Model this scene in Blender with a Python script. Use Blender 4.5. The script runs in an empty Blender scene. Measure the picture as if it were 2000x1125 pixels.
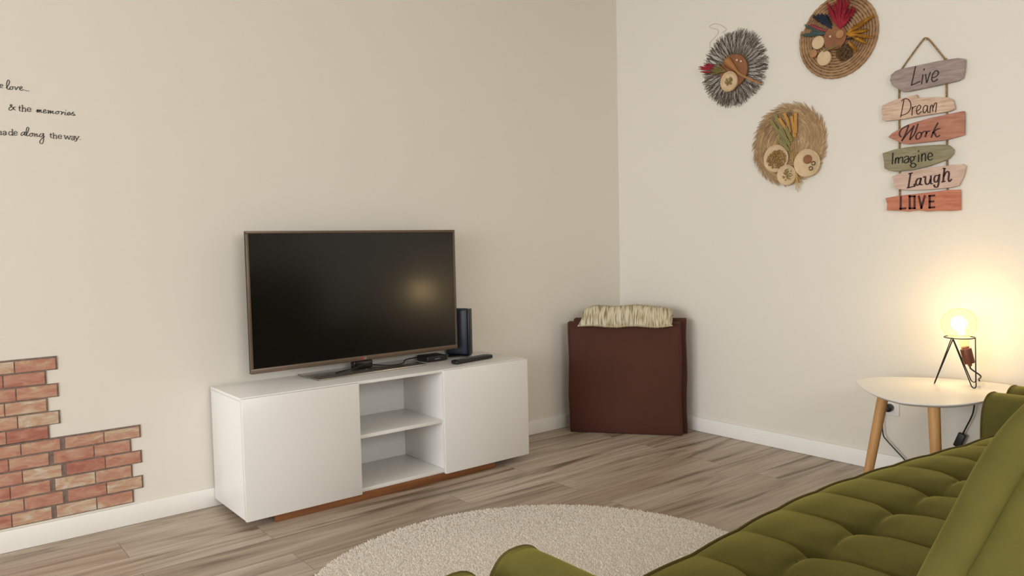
import bpy, bmesh, math, random
import numpy as np
from mathutils import Vector, Matrix
random.seed(7); np.random.seed(7)
SC = bpy.context.scene
COL = SC.collection

# ------------------------------------------------------------------ camera
cam_d = bpy.data.cameras.new('camera')
cam = bpy.data.objects.new('camera', cam_d)
COL.objects.link(cam)
_R = ((0.7796692665950402, -0.6258206759123589, -0.021548000551103726),
      (-0.052554939270885836, -0.031107460070348154, -0.9981334100641084),
      (0.6239822217702886, 0.7793463976490621, -0.057143498195721586))
cam.matrix_world = Matrix(((_R[0][0], -_R[1][0], -_R[2][0], -3.4819),
                           (_R[0][1], -_R[1][1], -_R[2][1], -3.2824),
                           (_R[0][2], -_R[1][2], -_R[2][2], 1.0729),
                           (0, 0, 0, 1)))
cam_d.sensor_width = 36.0
cam_d.lens = 27.0527
cam_d.clip_start = 0.02
SC.camera = cam

# ------------------------------------------------------------------ light
W = bpy.data.worlds.new('sky'); SC.world = W
W.use_nodes = True
W.node_tree.nodes['Background'].inputs[0].default_value = (0.80, 0.90, 1.0, 1)
W.node_tree.nodes['Background'].inputs[1].default_value = 1.0

def area(name, loc, rot, sx, sy, power, col):
    l = bpy.data.lights.new(name, 'AREA'); l.shape = 'RECTANGLE'
    l.size = sx; l.size_y = sy; l.energy = power; l.color = col
    o = bpy.data.objects.new(name, l); COL.objects.link(o)
    o.location = loc; o.rotation_euler = rot
    return o
# daylight coming in through the balcony window (far end) and the window behind the sofa
area('daylight_balcony', (-9.75, -2.6, 1.5), (0, math.radians(-66), 0), 2.2, 3.6, 570, (0.915, 0.96, 1.0))
area('daylight_street', (-2.8, -5.35, 1.75), (math.radians(42), 0, 0), 2.0, 1.3, 130, (1.0, 0.985, 0.975))
SC.view_settings.view_transform = 'Standard'
SC.view_settings.look = 'None'
SC.view_settings.gamma = 1.0
SC.view_settings.use_curve_mapping = False
SC.view_settings.exposure = -0.73

# ------------------------------------------------------------------ materials
def lin(c):
    return tuple(((v / 255) / 12.92 if v / 255 <= .04045 else ((v / 255 + .055) / 1.055) ** 2.4) for v in c)

def mat(name, rgb, rough=.5, metal=0.0, spec=.5, noise=None, bump=None, sheen=0.0, coat=0.0):
    """rgb in sRGB 0-255; noise=(scale, rgb2, detail, stretch); bump=(scale, strength, distance)"""
    m = bpy.data.materials.new(name); m.use_nodes = True
    nt = m.node_tree; b = nt.nodes['Principled BSDF']
    b.inputs['Base Color'].default_value = (*lin(rgb), 1)
    b.inputs['Roughness'].default_value = rough
    b.inputs['Metallic'].default_value = metal
    b.inputs['Specular IOR Level'].default_value = spec
    if sheen:
        b.inputs['Sheen Weight'].default_value = sheen
        b.inputs['Sheen Roughness'].default_value = .4
        b.inputs['Sheen Tint'].default_value = (*lin([min(255, v * 1.7) for v in rgb]), 1)
    if coat:
        b.inputs['Coat Weight'].default_value = coat
        b.inputs['Coat Roughness'].default_value = .08
    if noise or bump:
        tc = nt.nodes.new('ShaderNodeTexCoord')
    if noise:
        sc, rgb2, det, st = noise
        mp = nt.nodes.new('ShaderNodeMapping'); mp.inputs['Scale'].default_value = st
        nt.links.new(tc.outputs['Object'], mp.inputs['Vector'])
        n = nt.nodes.new('ShaderNodeTexNoise'); n.inputs['Scale'].default_value = sc; n.inputs['Detail'].default_value = det
        nt.links.new(mp.outputs[0], n.inputs['Vector'])
        r = nt.nodes.new('ShaderNodeValToRGB')
        r.color_ramp.elements[0].position = .3; r.color_ramp.elements[1].position = .7
        r.color_ramp.elements[0].color = (*lin(rgb), 1); r.color_ramp.elements[1].color = (*lin(rgb2), 1)
        nt.links.new(n.outputs['Fac'], r.inputs[0]); nt.links.new(r.outputs[0], b.inputs['Base Color'])
    if bump:
        sc, stg, dist = bump
        n2 = nt.nodes.new('ShaderNodeTexNoise'); n2.inputs['Scale'].default_value = sc; n2.inputs['Detail'].default_value = 3
        nt.links.new(tc.outputs['Object'], n2.inputs['Vector'])
        bp = nt.nodes.new('ShaderNodeBump'); bp.inputs['Strength'].default_value = stg; bp.inputs['Distance'].default_value = dist
        nt.links.new(n2.outputs['Fac'], bp.inputs['Height']); nt.links.new(bp.outputs[0], b.inputs['Normal'])
    return m

# ------------------------------------------------------------------ mesh building
class MB:
    def __init__(s):
        s.v = []; s.f = []; s.mi = []; s.col = []; s.cur = 0
    def add(s, verts, faces, mi=None):
        o = len(s.v); s.v += [tuple(map(float, p)) for p in verts]
        for f in faces:
            s.f.append(tuple(i + o for i in f)); s.mi.append(s.cur if mi is None else mi)
        return s
    def box(s, a, b, bev=0.0, seg=2, M=None):
        bm = bmesh.new()
        bmesh.ops.create_cube(bm, size=1)
        a = Vector(a); b = Vector(b)
        for v in bm.verts:
            v.co = Vector([(a[i] + b[i]) / 2 + v.co[i] * (b[i] - a[i]) for i in range(3)])
        if bev > 0:
            bmesh.ops.bevel(bm, geom=list(bm.edges), offset=bev, segments=seg, profile=.5, affect='EDGES')
        if M is not None: bm.transform(M)
        bm.verts.index_update()
        s.add([v.co[:] for v in bm.verts], [[v.index for v in f.verts] for f in bm.faces])
        bm.free(); return s
    def tube(s, pts, r, n=8, cap=True, closed=False, flat=None):
        """r: number or list; parallel-transport tube"""
        P = [Vector(p) for p in pts]; k = len(P)
        R = r if isinstance(r, (list, tuple)) else [r] * k
        T = []
        for i in range(k):
            if closed: t = P[(i + 1) % k] - P[i - 1]
            else: t = P[min(i + 1, k - 1)] - P[max(i - 1, 0)]
            T.append(t.normalized() if t.length > 1e-9 else Vector((0, 0, 1)))
        up = Vector((0, 0, 1)) if abs(T[0].z) < .9 else Vector((1, 0, 0))
        N = (up - T[0] * up.dot(T[0])).normalized(); vs = []
        for i in range(k):
            N = N - T[i] * N.dot(T[i])
            N = N.normalized() if N.length > 1e-9 else T[i].orthogonal().normalized()
            Bn = T[i].cross(N)
            for j in range(n):
                a = 2 * math.pi * j / n
                vs.append(P[i] + (N * math.cos(a) + Bn * math.sin(a)) * R[i])
        fs = []
        for i in range(k if closed else k - 1):
            i2 = (i + 1) % k
            for j in range(n):
                j2 = (j + 1) % n
                fs.append((i * n + j, i * n + j2, i2 * n + j2, i2 * n + j))
        if cap and not closed:
            fs.append(tuple(range(n - 1, -1, -1))); fs.append(tuple((k - 1) * n + j for j in range(n)))
        return s.add(vs, fs)
    def lathe(s, prof, c=(0, 0, 0), axis=(0, 0, 1), n=32, M=None):
        """prof: list of (r, h) along axis from c"""
        ax = Vector(axis).normalized(); u = ax.orthogonal().normalized(); w = ax.cross(u); c = Vector(c)
        vs = []; k = len(prof)
        for r, h in prof:
            for j in range(n):
                a = 2 * math.pi * j / n
                vs.append(c + ax * h + (u * math.cos(a) + w * math.sin(a)) * max(r, 1e-5))
        fs = [(i * n + j, i * n + (j + 1) % n, (i + 1) * n + (j + 1) % n, (i + 1) * n + j) for i in range(k - 1) for j in range(n)]
        fs.append(tuple(range(n - 1, -1, -1))); fs.append(tuple((k - 1) * n + j for j in range(n)))
        return s.add(vs, fs)
    def prism(s, poly3, vec, bev=0.0):
        """closed 3-D polygon extruded by vec, slightly rounded edge if bev"""
        n = len(poly3); A = [Vector(p) for p in poly3]; vec = Vector(vec)
        if bev > 0:
            c = sum(A, Vector()) / n
            L = [(0, bev), (bev, 0), (1, 0)]
            d = vec.length; un = vec.normalized()
            rings = []
            for off, ins in ((0, bev), (bev, 0), (d - bev, 0), (d, bev)):
                rings.append([p + (c - p).normalized() * ins + un * off for p in A])
        else:
            rings = [A, [p + vec for p in A]]
        vs = [p for r in rings for p in r]; fs = []
        for k in range(len(rings) - 1):
            for i in range(n):
                j = (i + 1) % n
                fs.append((k * n + i, k * n + j, (k + 1) * n + j, (k + 1) * n + i))
        fs.append(tuple(range(n - 1, -1, -1))); fs.append(tuple((len(rings) - 1) * n + i for i in range(n)))
        return s.add(vs, fs)
    def grid(s, P):
        """P[i][j] points"""
        a = len(P); b = len(P[0])
        return s.add([p for r in P for p in r], [(i * b + j, i * b + j + 1, (i + 1) * b + j + 1, (i + 1) * b + j) for i in range(a - 1) for j in range(b - 1)])
    def ball(s, c, r, n=10, m=6, M=None):
        rx, ry, rz = r if isinstance(r, (tuple, list)) else (r, r, r)
        vs = []
        for i in range(m + 1):
            t = math.pi * i / m
            for j in range(n):
                a = 2 * math.pi * j / n
                p = Vector((rx * math.sin(t) * math.cos(a), ry * math.sin(t) * math.sin(a), rz * math.cos(t)))
                if M is not None: p = M @ p
                vs.append(Vector(c) + p)
        fs = [(i * n + j, (i + 1) * n + j, (i + 1) * n + (j + 1) % n, i * n + (j + 1) % n) for i in range(m) for j in range(n)]
        return s.add(vs, fs)
    def build(s, name, mats, parent=None, smooth=True, ang=40, cols=None):
        off = Vector((0, 0, 0))
        p = parent
        while p is not None:
            off += p.location; p = p.parent
        me = bpy.data.meshes.new(name)
        me.from_pydata([(Vector(v) - off)[:] for v in s.v], [], s.f)
        mats = mats if isinstance(mats, (list, tuple)) else [mats]
        for m in mats: me.materials.append(m)
        me.polygons.foreach_set('material_index', s.mi)
        bm = bmesh.new(); bm.from_mesh(me)
        bmesh.ops.remove_doubles(bm, verts=bm.verts, dist=1e-6)
        bmesh.ops.recalc_face_normals(bm, faces=bm.faces)
        bm.to_mesh(me); bm.free()
        if smooth:
            me.polygons.foreach_set('use_smooth', [True] * len(me.polygons))
            me.set_sharp_from_angle(angle=math.radians(ang))
        o = bpy.data.objects.new(name, me); COL.objects.link(o)
        if parent is not None: o.parent = parent
        return o

def tag(o, label, cat, group=None, kind=None):
    if label: o['label'] = label
    if cat: o['category'] = cat
    if group: o['group'] = group
    if kind: o['kind'] = kind
    return o
def thing(name, loc, label, cat, group=None):
    o = bpy.data.objects.new(name, None); COL.objects.link(o)
    o.location = loc; o.empty_display_size = .05
    return tag(o, label, cat, group)
def struct(o):
    o['kind'] = 'structure'; return o

def smooth_path(P, sub=6, closed=False):
    P = [Vector(p) for p in P]; n = len(P); out = []
    if n < 3 and not closed: return P
    for i in range(n if closed else n - 1):
        if closed: p0, p1, p2, p3 = P[i - 1], P[i], P[(i + 1) % n], P[(i + 2) % n]
        else: p0, p1, p2, p3 = P[max(i - 1, 0)], P[i], P[i + 1], P[min(i + 2, n - 1)]
        for k in range(sub):
            t = k / sub
            out.append(.5 * ((2 * p1) + (p2 - p0) * t + (2 * p0 - 5 * p1 + 4 * p2 - p3) * t * t + (3 * p1 - p0 - 3 * p2 + p3) * t ** 3))
    if not closed: out.append(P[-1])
    return out

def ribbon(mb, pts, w, thick, nrm, contrast=0.0):
    """flat pen stroke lying on a plane with normal nrm"""
    nrm = Vector(nrm); P = smooth_path(pts, 5); n = len(P); L = []; Rr = []
    for i in range(n):
        t = (P[min(i + 1, n - 1)] - P[max(i - 1, 0)])
        t = t.normalized() if t.length > 1e-9 else Vector((0, 0, 1))
        s = nrm.cross(t)
        ww = w * (1 + contrast * (abs(t.z) - .5))
        e = .35 * w if i in (0, n - 1) else 0
        q = P[i] + (t * (-e if i == 0 else e) if e else Vector())
        L.append(q + s * ww / 2); Rr.append(q - s * ww / 2)
    vs = L + Rr + [p + nrm * thick for p in L] + [p + nrm * thick for p in Rr]
    fs = []
    for i in range(n - 1):
        fs += [(2 * n + i, 3 * n + i, 3 * n + i + 1, 2 * n + i + 1), (i, 2 * n + i, 2 * n + i + 1, i + 1), (n + i, n + i + 1, 3 * n + i + 1, 3 * n + i)]
    fs += [(0, n, 3 * n, 2 * n), (n - 1, 3 * n - 1, 4 * n - 1, 2 * n - 1)]
    mb.add(vs, fs)

# ------------------------------------------------------------------ traced outlines in wall coordinates (metres)
BOARDS = [('Live', [(-1.6531, 1.758), (-1.6586, 1.7796), (-1.6773, 1.793), (-1.7032, 1.7974), (-1.7757, 1.7991), (-1.8458, 1.8011), (-1.9303, 1.7986), (-1.9567, 1.7899), (-1.9601, 1.7822), (-1.9573, 1.7356), (-1.951, 1.7123), (-1.9346, 1.7053), (-1.8468, 1.6996), (-1.7406, 1.6946), (-1.7113, 1.6965), (-1.689, 1.7125), (-1.6627, 1.7338)], [[(-1.7628, 1.7952), (-1.7552, 1.7581), (-1.7465, 1.7192)], [(-1.7458, 1.7194), (-1.7627, 1.7231), (-1.7823, 1.7295)], [(-1.7938, 1.7548), (-1.7888, 1.7185)], [(-1.7989, 1.7792), (-1.7979, 1.7736)], [(-1.8044, 1.7546), (-1.8074, 1.7342), (-1.8096, 1.7185), (-1.8165, 1.738), (-1.824, 1.7601)], [(-1.8291, 1.7357), (-1.8471, 1.7379), (-1.8566, 1.7498), (-1.852, 1.7606), (-1.8417, 1.7604), (-1.8324, 1.7459), (-1.8298, 1.7284), (-1.8351, 1.7202), (-1.8438, 1.7205), (-1.8534, 1.726)]], 0.0033), ('Dream', [(-1.6194, 1.6501), (-1.648, 1.6602), (-1.6781, 1.6675), (-1.6967, 1.6702), (-1.7678, 1.6761), (-1.7726, 1.6618), (-1.8472, 1.6524), (-1.8918, 1.6446), (-1.9138, 1.6304), (-1.919, 1.6118), (-1.9226, 1.5918), (-1.8958, 1.5851), (-1.7775, 1.5821), (-1.7122, 1.5794), (-1.6333, 1.5816), (-1.6198, 1.5911), (-1.6236, 1.6039), (-1.6177, 1.6238)], [[(-1.7152, 1.6615), (-1.7095, 1.6289), (-1.7017, 1.5897)], [(-1.7049, 1.6587), (-1.7196, 1.6657), (-1.7361, 1.6582), (-1.7446, 1.6384), (-1.7419, 1.6167), (-1.7292, 1.6018), (-1.7053, 1.5959)], [(-1.7509, 1.6264), (-1.7501, 1.5903)], [(-1.7506, 1.6135), (-1.7563, 1.6237), (-1.7671, 1.6269)], [(-1.7683, 1.6047), (-1.778, 1.6095), (-1.7857, 1.6175), (-1.7832, 1.6281), (-1.775, 1.6272), (-1.769, 1.6145), (-1.7702, 1.5978), (-1.7763, 1.5914), (-1.7887, 1.6006)], [(-1.8133, 1.6199), (-1.8045, 1.6238), (-1.7975, 1.6157), (-1.7958, 1.6014), (-1.8012, 1.5933), (-1.81, 1.6029), (-1.8144, 1.6205)], [(-1.8144, 1.6205), (-1.8135, 1.6006), (-1.8178, 1.5916)], [(-1.8259, 1.6187), (-1.8234, 1.5901)], [(-1.824, 1.6063), (-1.8291, 1.6201), (-1.8343, 1.6182), (-1.8352, 1.5956)], [(-1.8358, 1.6082), (-1.8429, 1.6262), (-1.8498, 1.6266), (-1.849, 1.6098), (-1.8467, 1.5896)]], 0.0027), ('Work', [(-1.6476, 1.5092), (-1.6649, 1.5245), (-1.6874, 1.5345), (-1.7353, 1.5544), (-1.821, 1.5685), (-1.95, 1.5787), (-1.9586, 1.5774), (-1.9597, 1.5315), (-1.9596, 1.4808), (-1.891, 1.4691), (-1.7359, 1.4688), (-1.7064, 1.4759), (-1.6764, 1.4929)], [[(-1.7052, 1.5035), (-1.6983, 1.5101), (-1.6982, 1.5236), (-1.7068, 1.5367), (-1.7238, 1.5464), (-1.7358, 1.549)], [(-1.7358, 1.549), (-1.7259, 1.5201), (-1.7079, 1.4867)], [(-1.7079, 1.4867), (-1.7278, 1.5103), (-1.7582, 1.5426)], [(-1.7582, 1.5438), (-1.7473, 1.5117), (-1.7422, 1.4876)], [(-1.7422, 1.4876), (-1.7614, 1.51), (-1.7751, 1.5491)], [(-1.7817, 1.5131), (-1.7725, 1.5086), (-1.7671, 1.496), (-1.7709, 1.4861), (-1.7801, 1.4869), (-1.7891, 1.499), (-1.789, 1.5103), (-1.7817, 1.5131)], [(-1.7883, 1.5048), (-1.8017, 1.5155), (-1.8101, 1.5103), (-1.8056, 1.4914)], [(-1.8098, 1.5047), (-1.8163, 1.5137), (-1.8242, 1.5127)], [(-1.856, 1.5435), (-1.8414, 1.515), (-1.8302, 1.4865)], [(-1.835, 1.5039), (-1.852, 1.5166), (-1.8644, 1.5187)], [(-1.8414, 1.5057), (-1.8523, 1.4857), (-1.8636, 1.4907)]], 0.0038), ('Imagine', [(-1.6226, 1.441), (-1.6742, 1.4519), (-1.72, 1.4558), (-1.7649, 1.4573), (-1.8626, 1.452), (-1.8873, 1.4492), (-1.9013, 1.4443), (-1.9187, 1.4247), (-1.9172, 1.4084), (-1.8983, 1.3883), (-1.8206, 1.3659), (-1.7471, 1.3554), (-1.6787, 1.3556), (-1.6514, 1.3618), (-1.6317, 1.3734), (-1.6292, 1.4011)], [[(-1.6695, 1.4368), (-1.6675, 1.3896)], [(-1.6821, 1.4134), (-1.6799, 1.3903)], [(-1.6813, 1.4057), (-1.6886, 1.4155), (-1.6936, 1.4111), (-1.6937, 1.391)], [(-1.6944, 1.4064), (-1.7039, 1.4162), (-1.7115, 1.4116), (-1.7117, 1.3912)], [(-1.7191, 1.4124), (-1.7285, 1.4176), (-1.7361, 1.413), (-1.737, 1.3907)], [(-1.7361, 1.4061), (-1.723, 1.4017), (-1.7193, 1.3924), (-1.7269, 1.3878), (-1.7362, 1.3946)], [(-1.7566, 1.4117), (-1.7473, 1.4126), (-1.7436, 1.4035), (-1.7493, 1.3933), (-1.7586, 1.3982), (-1.7604, 1.4094), (-1.7566, 1.4117)], [(-1.7596, 1.4114), (-1.7678, 1.4144)], [(-1.7493, 1.3933), (-1.7468, 1.3867), (-1.7606, 1.3835), (-1.7681, 1.3744), (-1.7589, 1.3665), (-1.7476, 1.3706), (-1.7457, 1.3784), (-1.7543, 1.3845)], [(-1.7795, 1.4177), (-1.779, 1.3886)], [(-1.7787, 1.4352), (-1.7787, 1.4322)], [(-1.7916, 1.4195), (-1.7919, 1.3892)], [(-1.7924, 1.4111), (-1.8007, 1.4212), (-1.807, 1.4153), (-1.8072, 1.3896)], [(-1.8172, 1.4048), (-1.8352, 1.4075), (-1.8315, 1.4184), (-1.8236, 1.4211), (-1.8172, 1.4093), (-1.8191, 1.396), (-1.8264, 1.3904), (-1.8353, 1.3944)]], 0.0033), ('Laugh', [(-1.6672, 1.3351), (-1.7018, 1.3458), (-1.8061, 1.3578), (-1.8847, 1.3611), (-1.9536, 1.3628), (-1.9672, 1.3542), (-1.9575, 1.3114), (-1.9392, 1.2745), (-1.91, 1.2692), (-1.8214, 1.266), (-1.7478, 1.2691), (-1.6869, 1.2771), (-1.6694, 1.2939), (-1.6731, 1.319)], [[(-1.7385, 1.3407), (-1.7535, 1.3425)], [(-1.746, 1.3409), (-1.7371, 1.2813)], [(-1.7326, 1.2797), (-1.7632, 1.2845)], [(-1.7632, 1.2845), (-1.7624, 1.2937)], [(-1.7881, 1.3168), (-1.776, 1.3148), (-1.7687, 1.302), (-1.7725, 1.2884), (-1.7835, 1.2933), (-1.7896, 1.3137)], [(-1.7896, 1.3175), (-1.7861, 1.2931), (-1.7946, 1.2887)], [(-1.7998, 1.3205), (-1.8078, 1.3217), (-1.8073, 1.301), (-1.8128, 1.2892), (-1.8236, 1.2941), (-1.8296, 1.3105)], [(-1.8306, 1.3236), (-1.8298, 1.2936), (-1.837, 1.2904)], [(-1.8592, 1.3231), (-1.8485, 1.3221), (-1.8433, 1.3095), (-1.847, 1.2961), (-1.8576, 1.3009), (-1.8645, 1.3246)], [(-1.8645, 1.3264), (-1.8613, 1.2894), (-1.8561, 1.2748), (-1.8464, 1.2763), (-1.8435, 1.284)], [(-1.879, 1.3512), (-1.8871, 1.3497)], [(-1.8843, 1.35), (-1.8814, 1.3213), (-1.8796, 1.2955)], [(-1.8822, 1.3175), (-1.8891, 1.3318), (-1.8967, 1.3367), (-1.9023, 1.3288), (-1.9005, 1.305), (-1.9041, 1.2943), (-1.912, 1.3022)], [(-1.8747, 1.2943), (-1.8866, 1.2964)]], 0.0042), ('LOVE', [(-1.6365, 1.2412), (-1.691, 1.2477), (-1.807, 1.2537), (-1.8927, 1.2593), (-1.9462, 1.2582), (-1.9473, 1.2171), (-1.9482, 1.1731), (-1.904, 1.1722), (-1.8582, 1.1755), (-1.815, 1.1737), (-1.7783, 1.1819), (-1.7372, 1.1773), (-1.6837, 1.1837), (-1.6427, 1.1868), (-1.6453, 1.2151)], [[(-1.7051, 1.2437), (-1.7048, 1.1885)], [(-1.7021, 1.1902), (-1.7264, 1.1914)], [(-1.743, 1.2444), (-1.7434, 1.1886)], [(-1.7411, 1.2422), (-1.7658, 1.2415)], [(-1.7636, 1.2416), (-1.764, 1.1887)], [(-1.7416, 1.1898), (-1.7662, 1.1898)], [(-1.7814, 1.2401), (-1.7929, 1.1888)], [(-1.7921, 1.1889), (-1.806, 1.2405)], [(-1.8259, 1.2393), (-1.8264, 1.1879)], [(-1.8238, 1.2394), (-1.8457, 1.2396)], [(-1.8262, 1.2147), (-1.8424, 1.215)], [(-1.8242, 1.1896), (-1.8462, 1.19)]], 0.0058)]
ROPE_PTS = [(-1.6916, 1.7881), (-1.724, 1.8302), (-1.7831, 1.9005), (-1.7998, 1.9097), (-1.8186, 1.8907), (-1.856, 1.8361), (-1.8786, 1.8041)]
ROPE_VERT = [[(-1.6871, 1.7671), (-1.6941, 1.2422)], [(-1.8819, 1.7531), (-1.891, 1.2518)]]
QUOTE = [[[(-3.1571, 1.6702), (-3.1496, 1.6721), (-3.1508, 1.6763), (-3.1549, 1.6764), (-3.1582, 1.6706), (-3.1566, 1.6648), (-3.1504, 1.6661)], [(-3.1393, 1.6659), (-3.1343, 1.6732), (-3.1286, 1.6861), (-3.1305, 1.6941), (-3.1346, 1.6909), (-3.1375, 1.6783), (-3.136, 1.6636), (-3.1314, 1.6613), (-3.1282, 1.6658)], [(-3.1209, 1.6725), (-3.1263, 1.6709), (-3.129, 1.6643), (-3.1256, 1.6611), (-3.1196, 1.6653), (-3.1197, 1.6716), (-3.1129, 1.6723)], [(-3.1122, 1.6724), (-3.1104, 1.6622), (-3.1035, 1.6733), (-3.1003, 1.6721)], [(-3.0996, 1.6661), (-3.0936, 1.6689), (-3.091, 1.6739), (-3.094, 1.6755), (-3.0982, 1.6704), (-3.0979, 1.6635), (-3.0928, 1.6619), (-3.0867, 1.6653)], [(-3.082, 1.6636), (-3.0813, 1.6628)], [(-3.0771, 1.663), (-3.0764, 1.6623)], [(-3.0718, 1.6627), (-3.0711, 1.662)]], [[(-3.1163, 1.5899), (-3.1263, 1.6005), (-3.1307, 1.605), (-3.1282, 1.6085), (-3.1249, 1.6061), (-3.1286, 1.6003), (-3.134, 1.5957), (-3.135, 1.5901), (-3.1304, 1.5881), (-3.1232, 1.5931), (-3.1189, 1.5998)], [(-3.1208, 1.5993), (-3.1141, 1.6011)], [(-3.1021, 1.606), (-3.1029, 1.59), (-3.0992, 1.5876)], [(-3.1057, 1.5996), (-3.0981, 1.6004)], [(-3.093, 1.6091), (-3.0941, 1.5875)], [(-3.0954, 1.6089), (-3.0925, 1.6091)], [(-3.0936, 1.5958), (-3.0887, 1.6007), (-3.0845, 1.5983), (-3.085, 1.5878)], [(-3.096, 1.5871), (-3.0917, 1.5875)], [(-3.087, 1.5873), (-3.0827, 1.5877)], [(-3.0795, 1.5943), (-3.0679, 1.5962), (-3.0696, 1.6011), (-3.0743, 1.6023), (-3.0789, 1.5966), (-3.0778, 1.5898), (-3.0726, 1.5883), (-3.0677, 1.5915)], [(-3.0508, 1.5914), (-3.0461, 1.5988), (-3.0486, 1.5877)], [(-3.0486, 1.5877), (-3.0413, 1.5984), (-3.0433, 1.5882)], [(-3.0433, 1.5882), (-3.036, 1.5983), (-3.0369, 1.5893), (-3.0321, 1.5892)], [(-3.029, 1.5922), (-3.0215, 1.5951), (-3.0225, 1.6004), (-3.0268, 1.598), (-3.0291, 1.59), (-3.0244, 1.5871), (-3.0173, 1.591)], [(-3.0161, 1.5962), (-3.0116, 1.5983), (-3.0141, 1.5871)], [(-3.0141, 1.5871), (-3.0054, 1.598), (-3.0072, 1.5877)], [(-3.0072, 1.5877), (-2.9981, 1.5975), (-2.9997, 1.5884), (-2.9943, 1.5889)], [(-2.9832, 1.5977), (-2.9891, 1.5944), (-2.9903, 1.5892), (-2.9849, 1.5877), (-2.9797, 1.593), (-2.982, 1.5973), (-2.972, 1.5979)], [(-2.972, 1.5979), (-2.9696, 1.5959), (-2.9718, 1.5866)], [(-2.9711, 1.5895), (-2.9645, 1.5966), (-2.9627, 1.5936)], [(-2.9575, 1.5964), (-2.9604, 1.5876), (-2.956, 1.5863)], [(-2.9566, 1.6044), (-2.9562, 1.6036)], [(-2.9523, 1.5897), (-2.9433, 1.5928), (-2.9443, 1.5975), (-2.9495, 1.5959), (-2.9528, 1.5897), (-2.9487, 1.5861), (-2.9401, 1.5905)], [(-2.9401, 1.5905), (-2.931, 1.6001), (-2.9356, 1.5949), (-2.9294, 1.5912), (-2.9322, 1.5869), (-2.9385, 1.5875)], [(-2.9322, 1.5869), (-2.9257, 1.5883)]], [[(-3.1678, 1.5109), (-3.1684, 1.4989)], [(-3.168, 1.5066), (-3.1654, 1.5116), (-3.1623, 1.5097), (-3.1628, 1.4988)], [(-3.1649, 1.4986), (-3.1605, 1.4989)], [(-3.1568, 1.509), (-3.1516, 1.5127), (-3.148, 1.5102), (-3.148, 1.4998)], [(-3.1481, 1.5069), (-3.1552, 1.5048), (-3.1563, 1.4998), (-3.1523, 1.4982), (-3.1479, 1.5026)], [(-3.1279, 1.5204), (-3.1289, 1.5004), (-3.1261, 1.5003)], [(-3.1303, 1.52), (-3.1275, 1.5205)], [(-3.1289, 1.5105), (-3.1353, 1.5122), (-3.1398, 1.5064), (-3.1378, 1.4997), (-3.1325, 1.4998), (-3.1292, 1.5044)], [(-3.1239, 1.507), (-3.1145, 1.5083), (-3.1161, 1.5131), (-3.1201, 1.5139), (-3.1238, 1.509), (-3.1234, 1.5027), (-3.1196, 1.4999), (-3.1143, 1.5028)], [(-3.0906, 1.5136), (-3.0978, 1.5122), (-3.1028, 1.505), (-3.1007, 1.5004), (-3.0933, 1.507), (-3.0901, 1.5142)], [(-3.0901, 1.5142), (-3.0916, 1.503), (-3.0871, 1.5019)], [(-3.0875, 1.5033), (-3.0809, 1.5162), (-3.0775, 1.5276), (-3.0802, 1.5315), (-3.0839, 1.5285), (-3.0863, 1.5131), (-3.0841, 1.5008), (-3.0787, 1.5031)], [(-3.0692, 1.5115), (-3.0746, 1.5084), (-3.0763, 1.5027), (-3.0722, 1.4997), (-3.0659, 1.5048), (-3.0687, 1.511), (-3.0606, 1.5108)], [(-3.0606, 1.5108), (-3.0602, 1.4997)], [(-3.0594, 1.5044), (-3.0536, 1.5104), (-3.0526, 1.5058), (-3.0534, 1.5001), (-3.0474, 1.5025)], [(-3.0336, 1.5127), (-3.0415, 1.5107), (-3.0455, 1.5035), (-3.042, 1.4995), (-3.0357, 1.505), (-3.0323, 1.5136)], [(-3.0323, 1.5136), (-3.0341, 1.4861), (-3.0383, 1.476), (-3.0443, 1.4764), (-3.0452, 1.4839), (-3.0386, 1.4942), (-3.0292, 1.5024)], [(-3.0094, 1.5153), (-3.0101, 1.5012), (-3.0061, 1.4986)], [(-3.0129, 1.51), (-3.0047, 1.5106)], [(-3.0003, 1.5165), (-3.0012, 1.4978)], [(-3.0027, 1.5163), (-2.9998, 1.5166)], [(-3.0008, 1.5058), (-2.9949, 1.5101), (-2.9918, 1.5075), (-2.9923, 1.4973)], [(-3.0034, 1.4974), (-2.9987, 1.4974)], [(-2.9943, 1.4969), (-2.9898, 1.4972)], [(-2.9865, 1.5039), (-2.9752, 1.505), (-2.9772, 1.5102), (-2.9816, 1.5111), (-2.9859, 1.5062), (-2.9854, 1.5), (-2.9805, 1.4975), (-2.9751, 1.5007)], [(-2.9657, 1.5105), (-2.9618, 1.4971), (-2.9561, 1.5095), (-2.9517, 1.4966), (-2.9455, 1.5102)], [(-2.9677, 1.5104), (-2.9631, 1.5104)], [(-2.9475, 1.5101), (-2.9435, 1.5101)], [(-2.9421, 1.507), (-2.9371, 1.5105), (-2.9339, 1.5079), (-2.9339, 1.4964)], [(-2.9343, 1.5047), (-2.9413, 1.5019), (-2.9428, 1.4972), (-2.9391, 1.4952), (-2.9343, 1.4998)], [(-2.9303, 1.5096), (-2.9257, 1.4972)], [(-2.9185, 1.5098), (-2.9263, 1.4961), (-2.9301, 1.4912), (-2.9326, 1.4922)], [(-2.9323, 1.5097), (-2.9277, 1.5097)], [(-2.9205, 1.5099), (-2.9164, 1.5099)], [(-2.9144, 1.4992), (-2.9136, 1.4983)]]]
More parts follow.
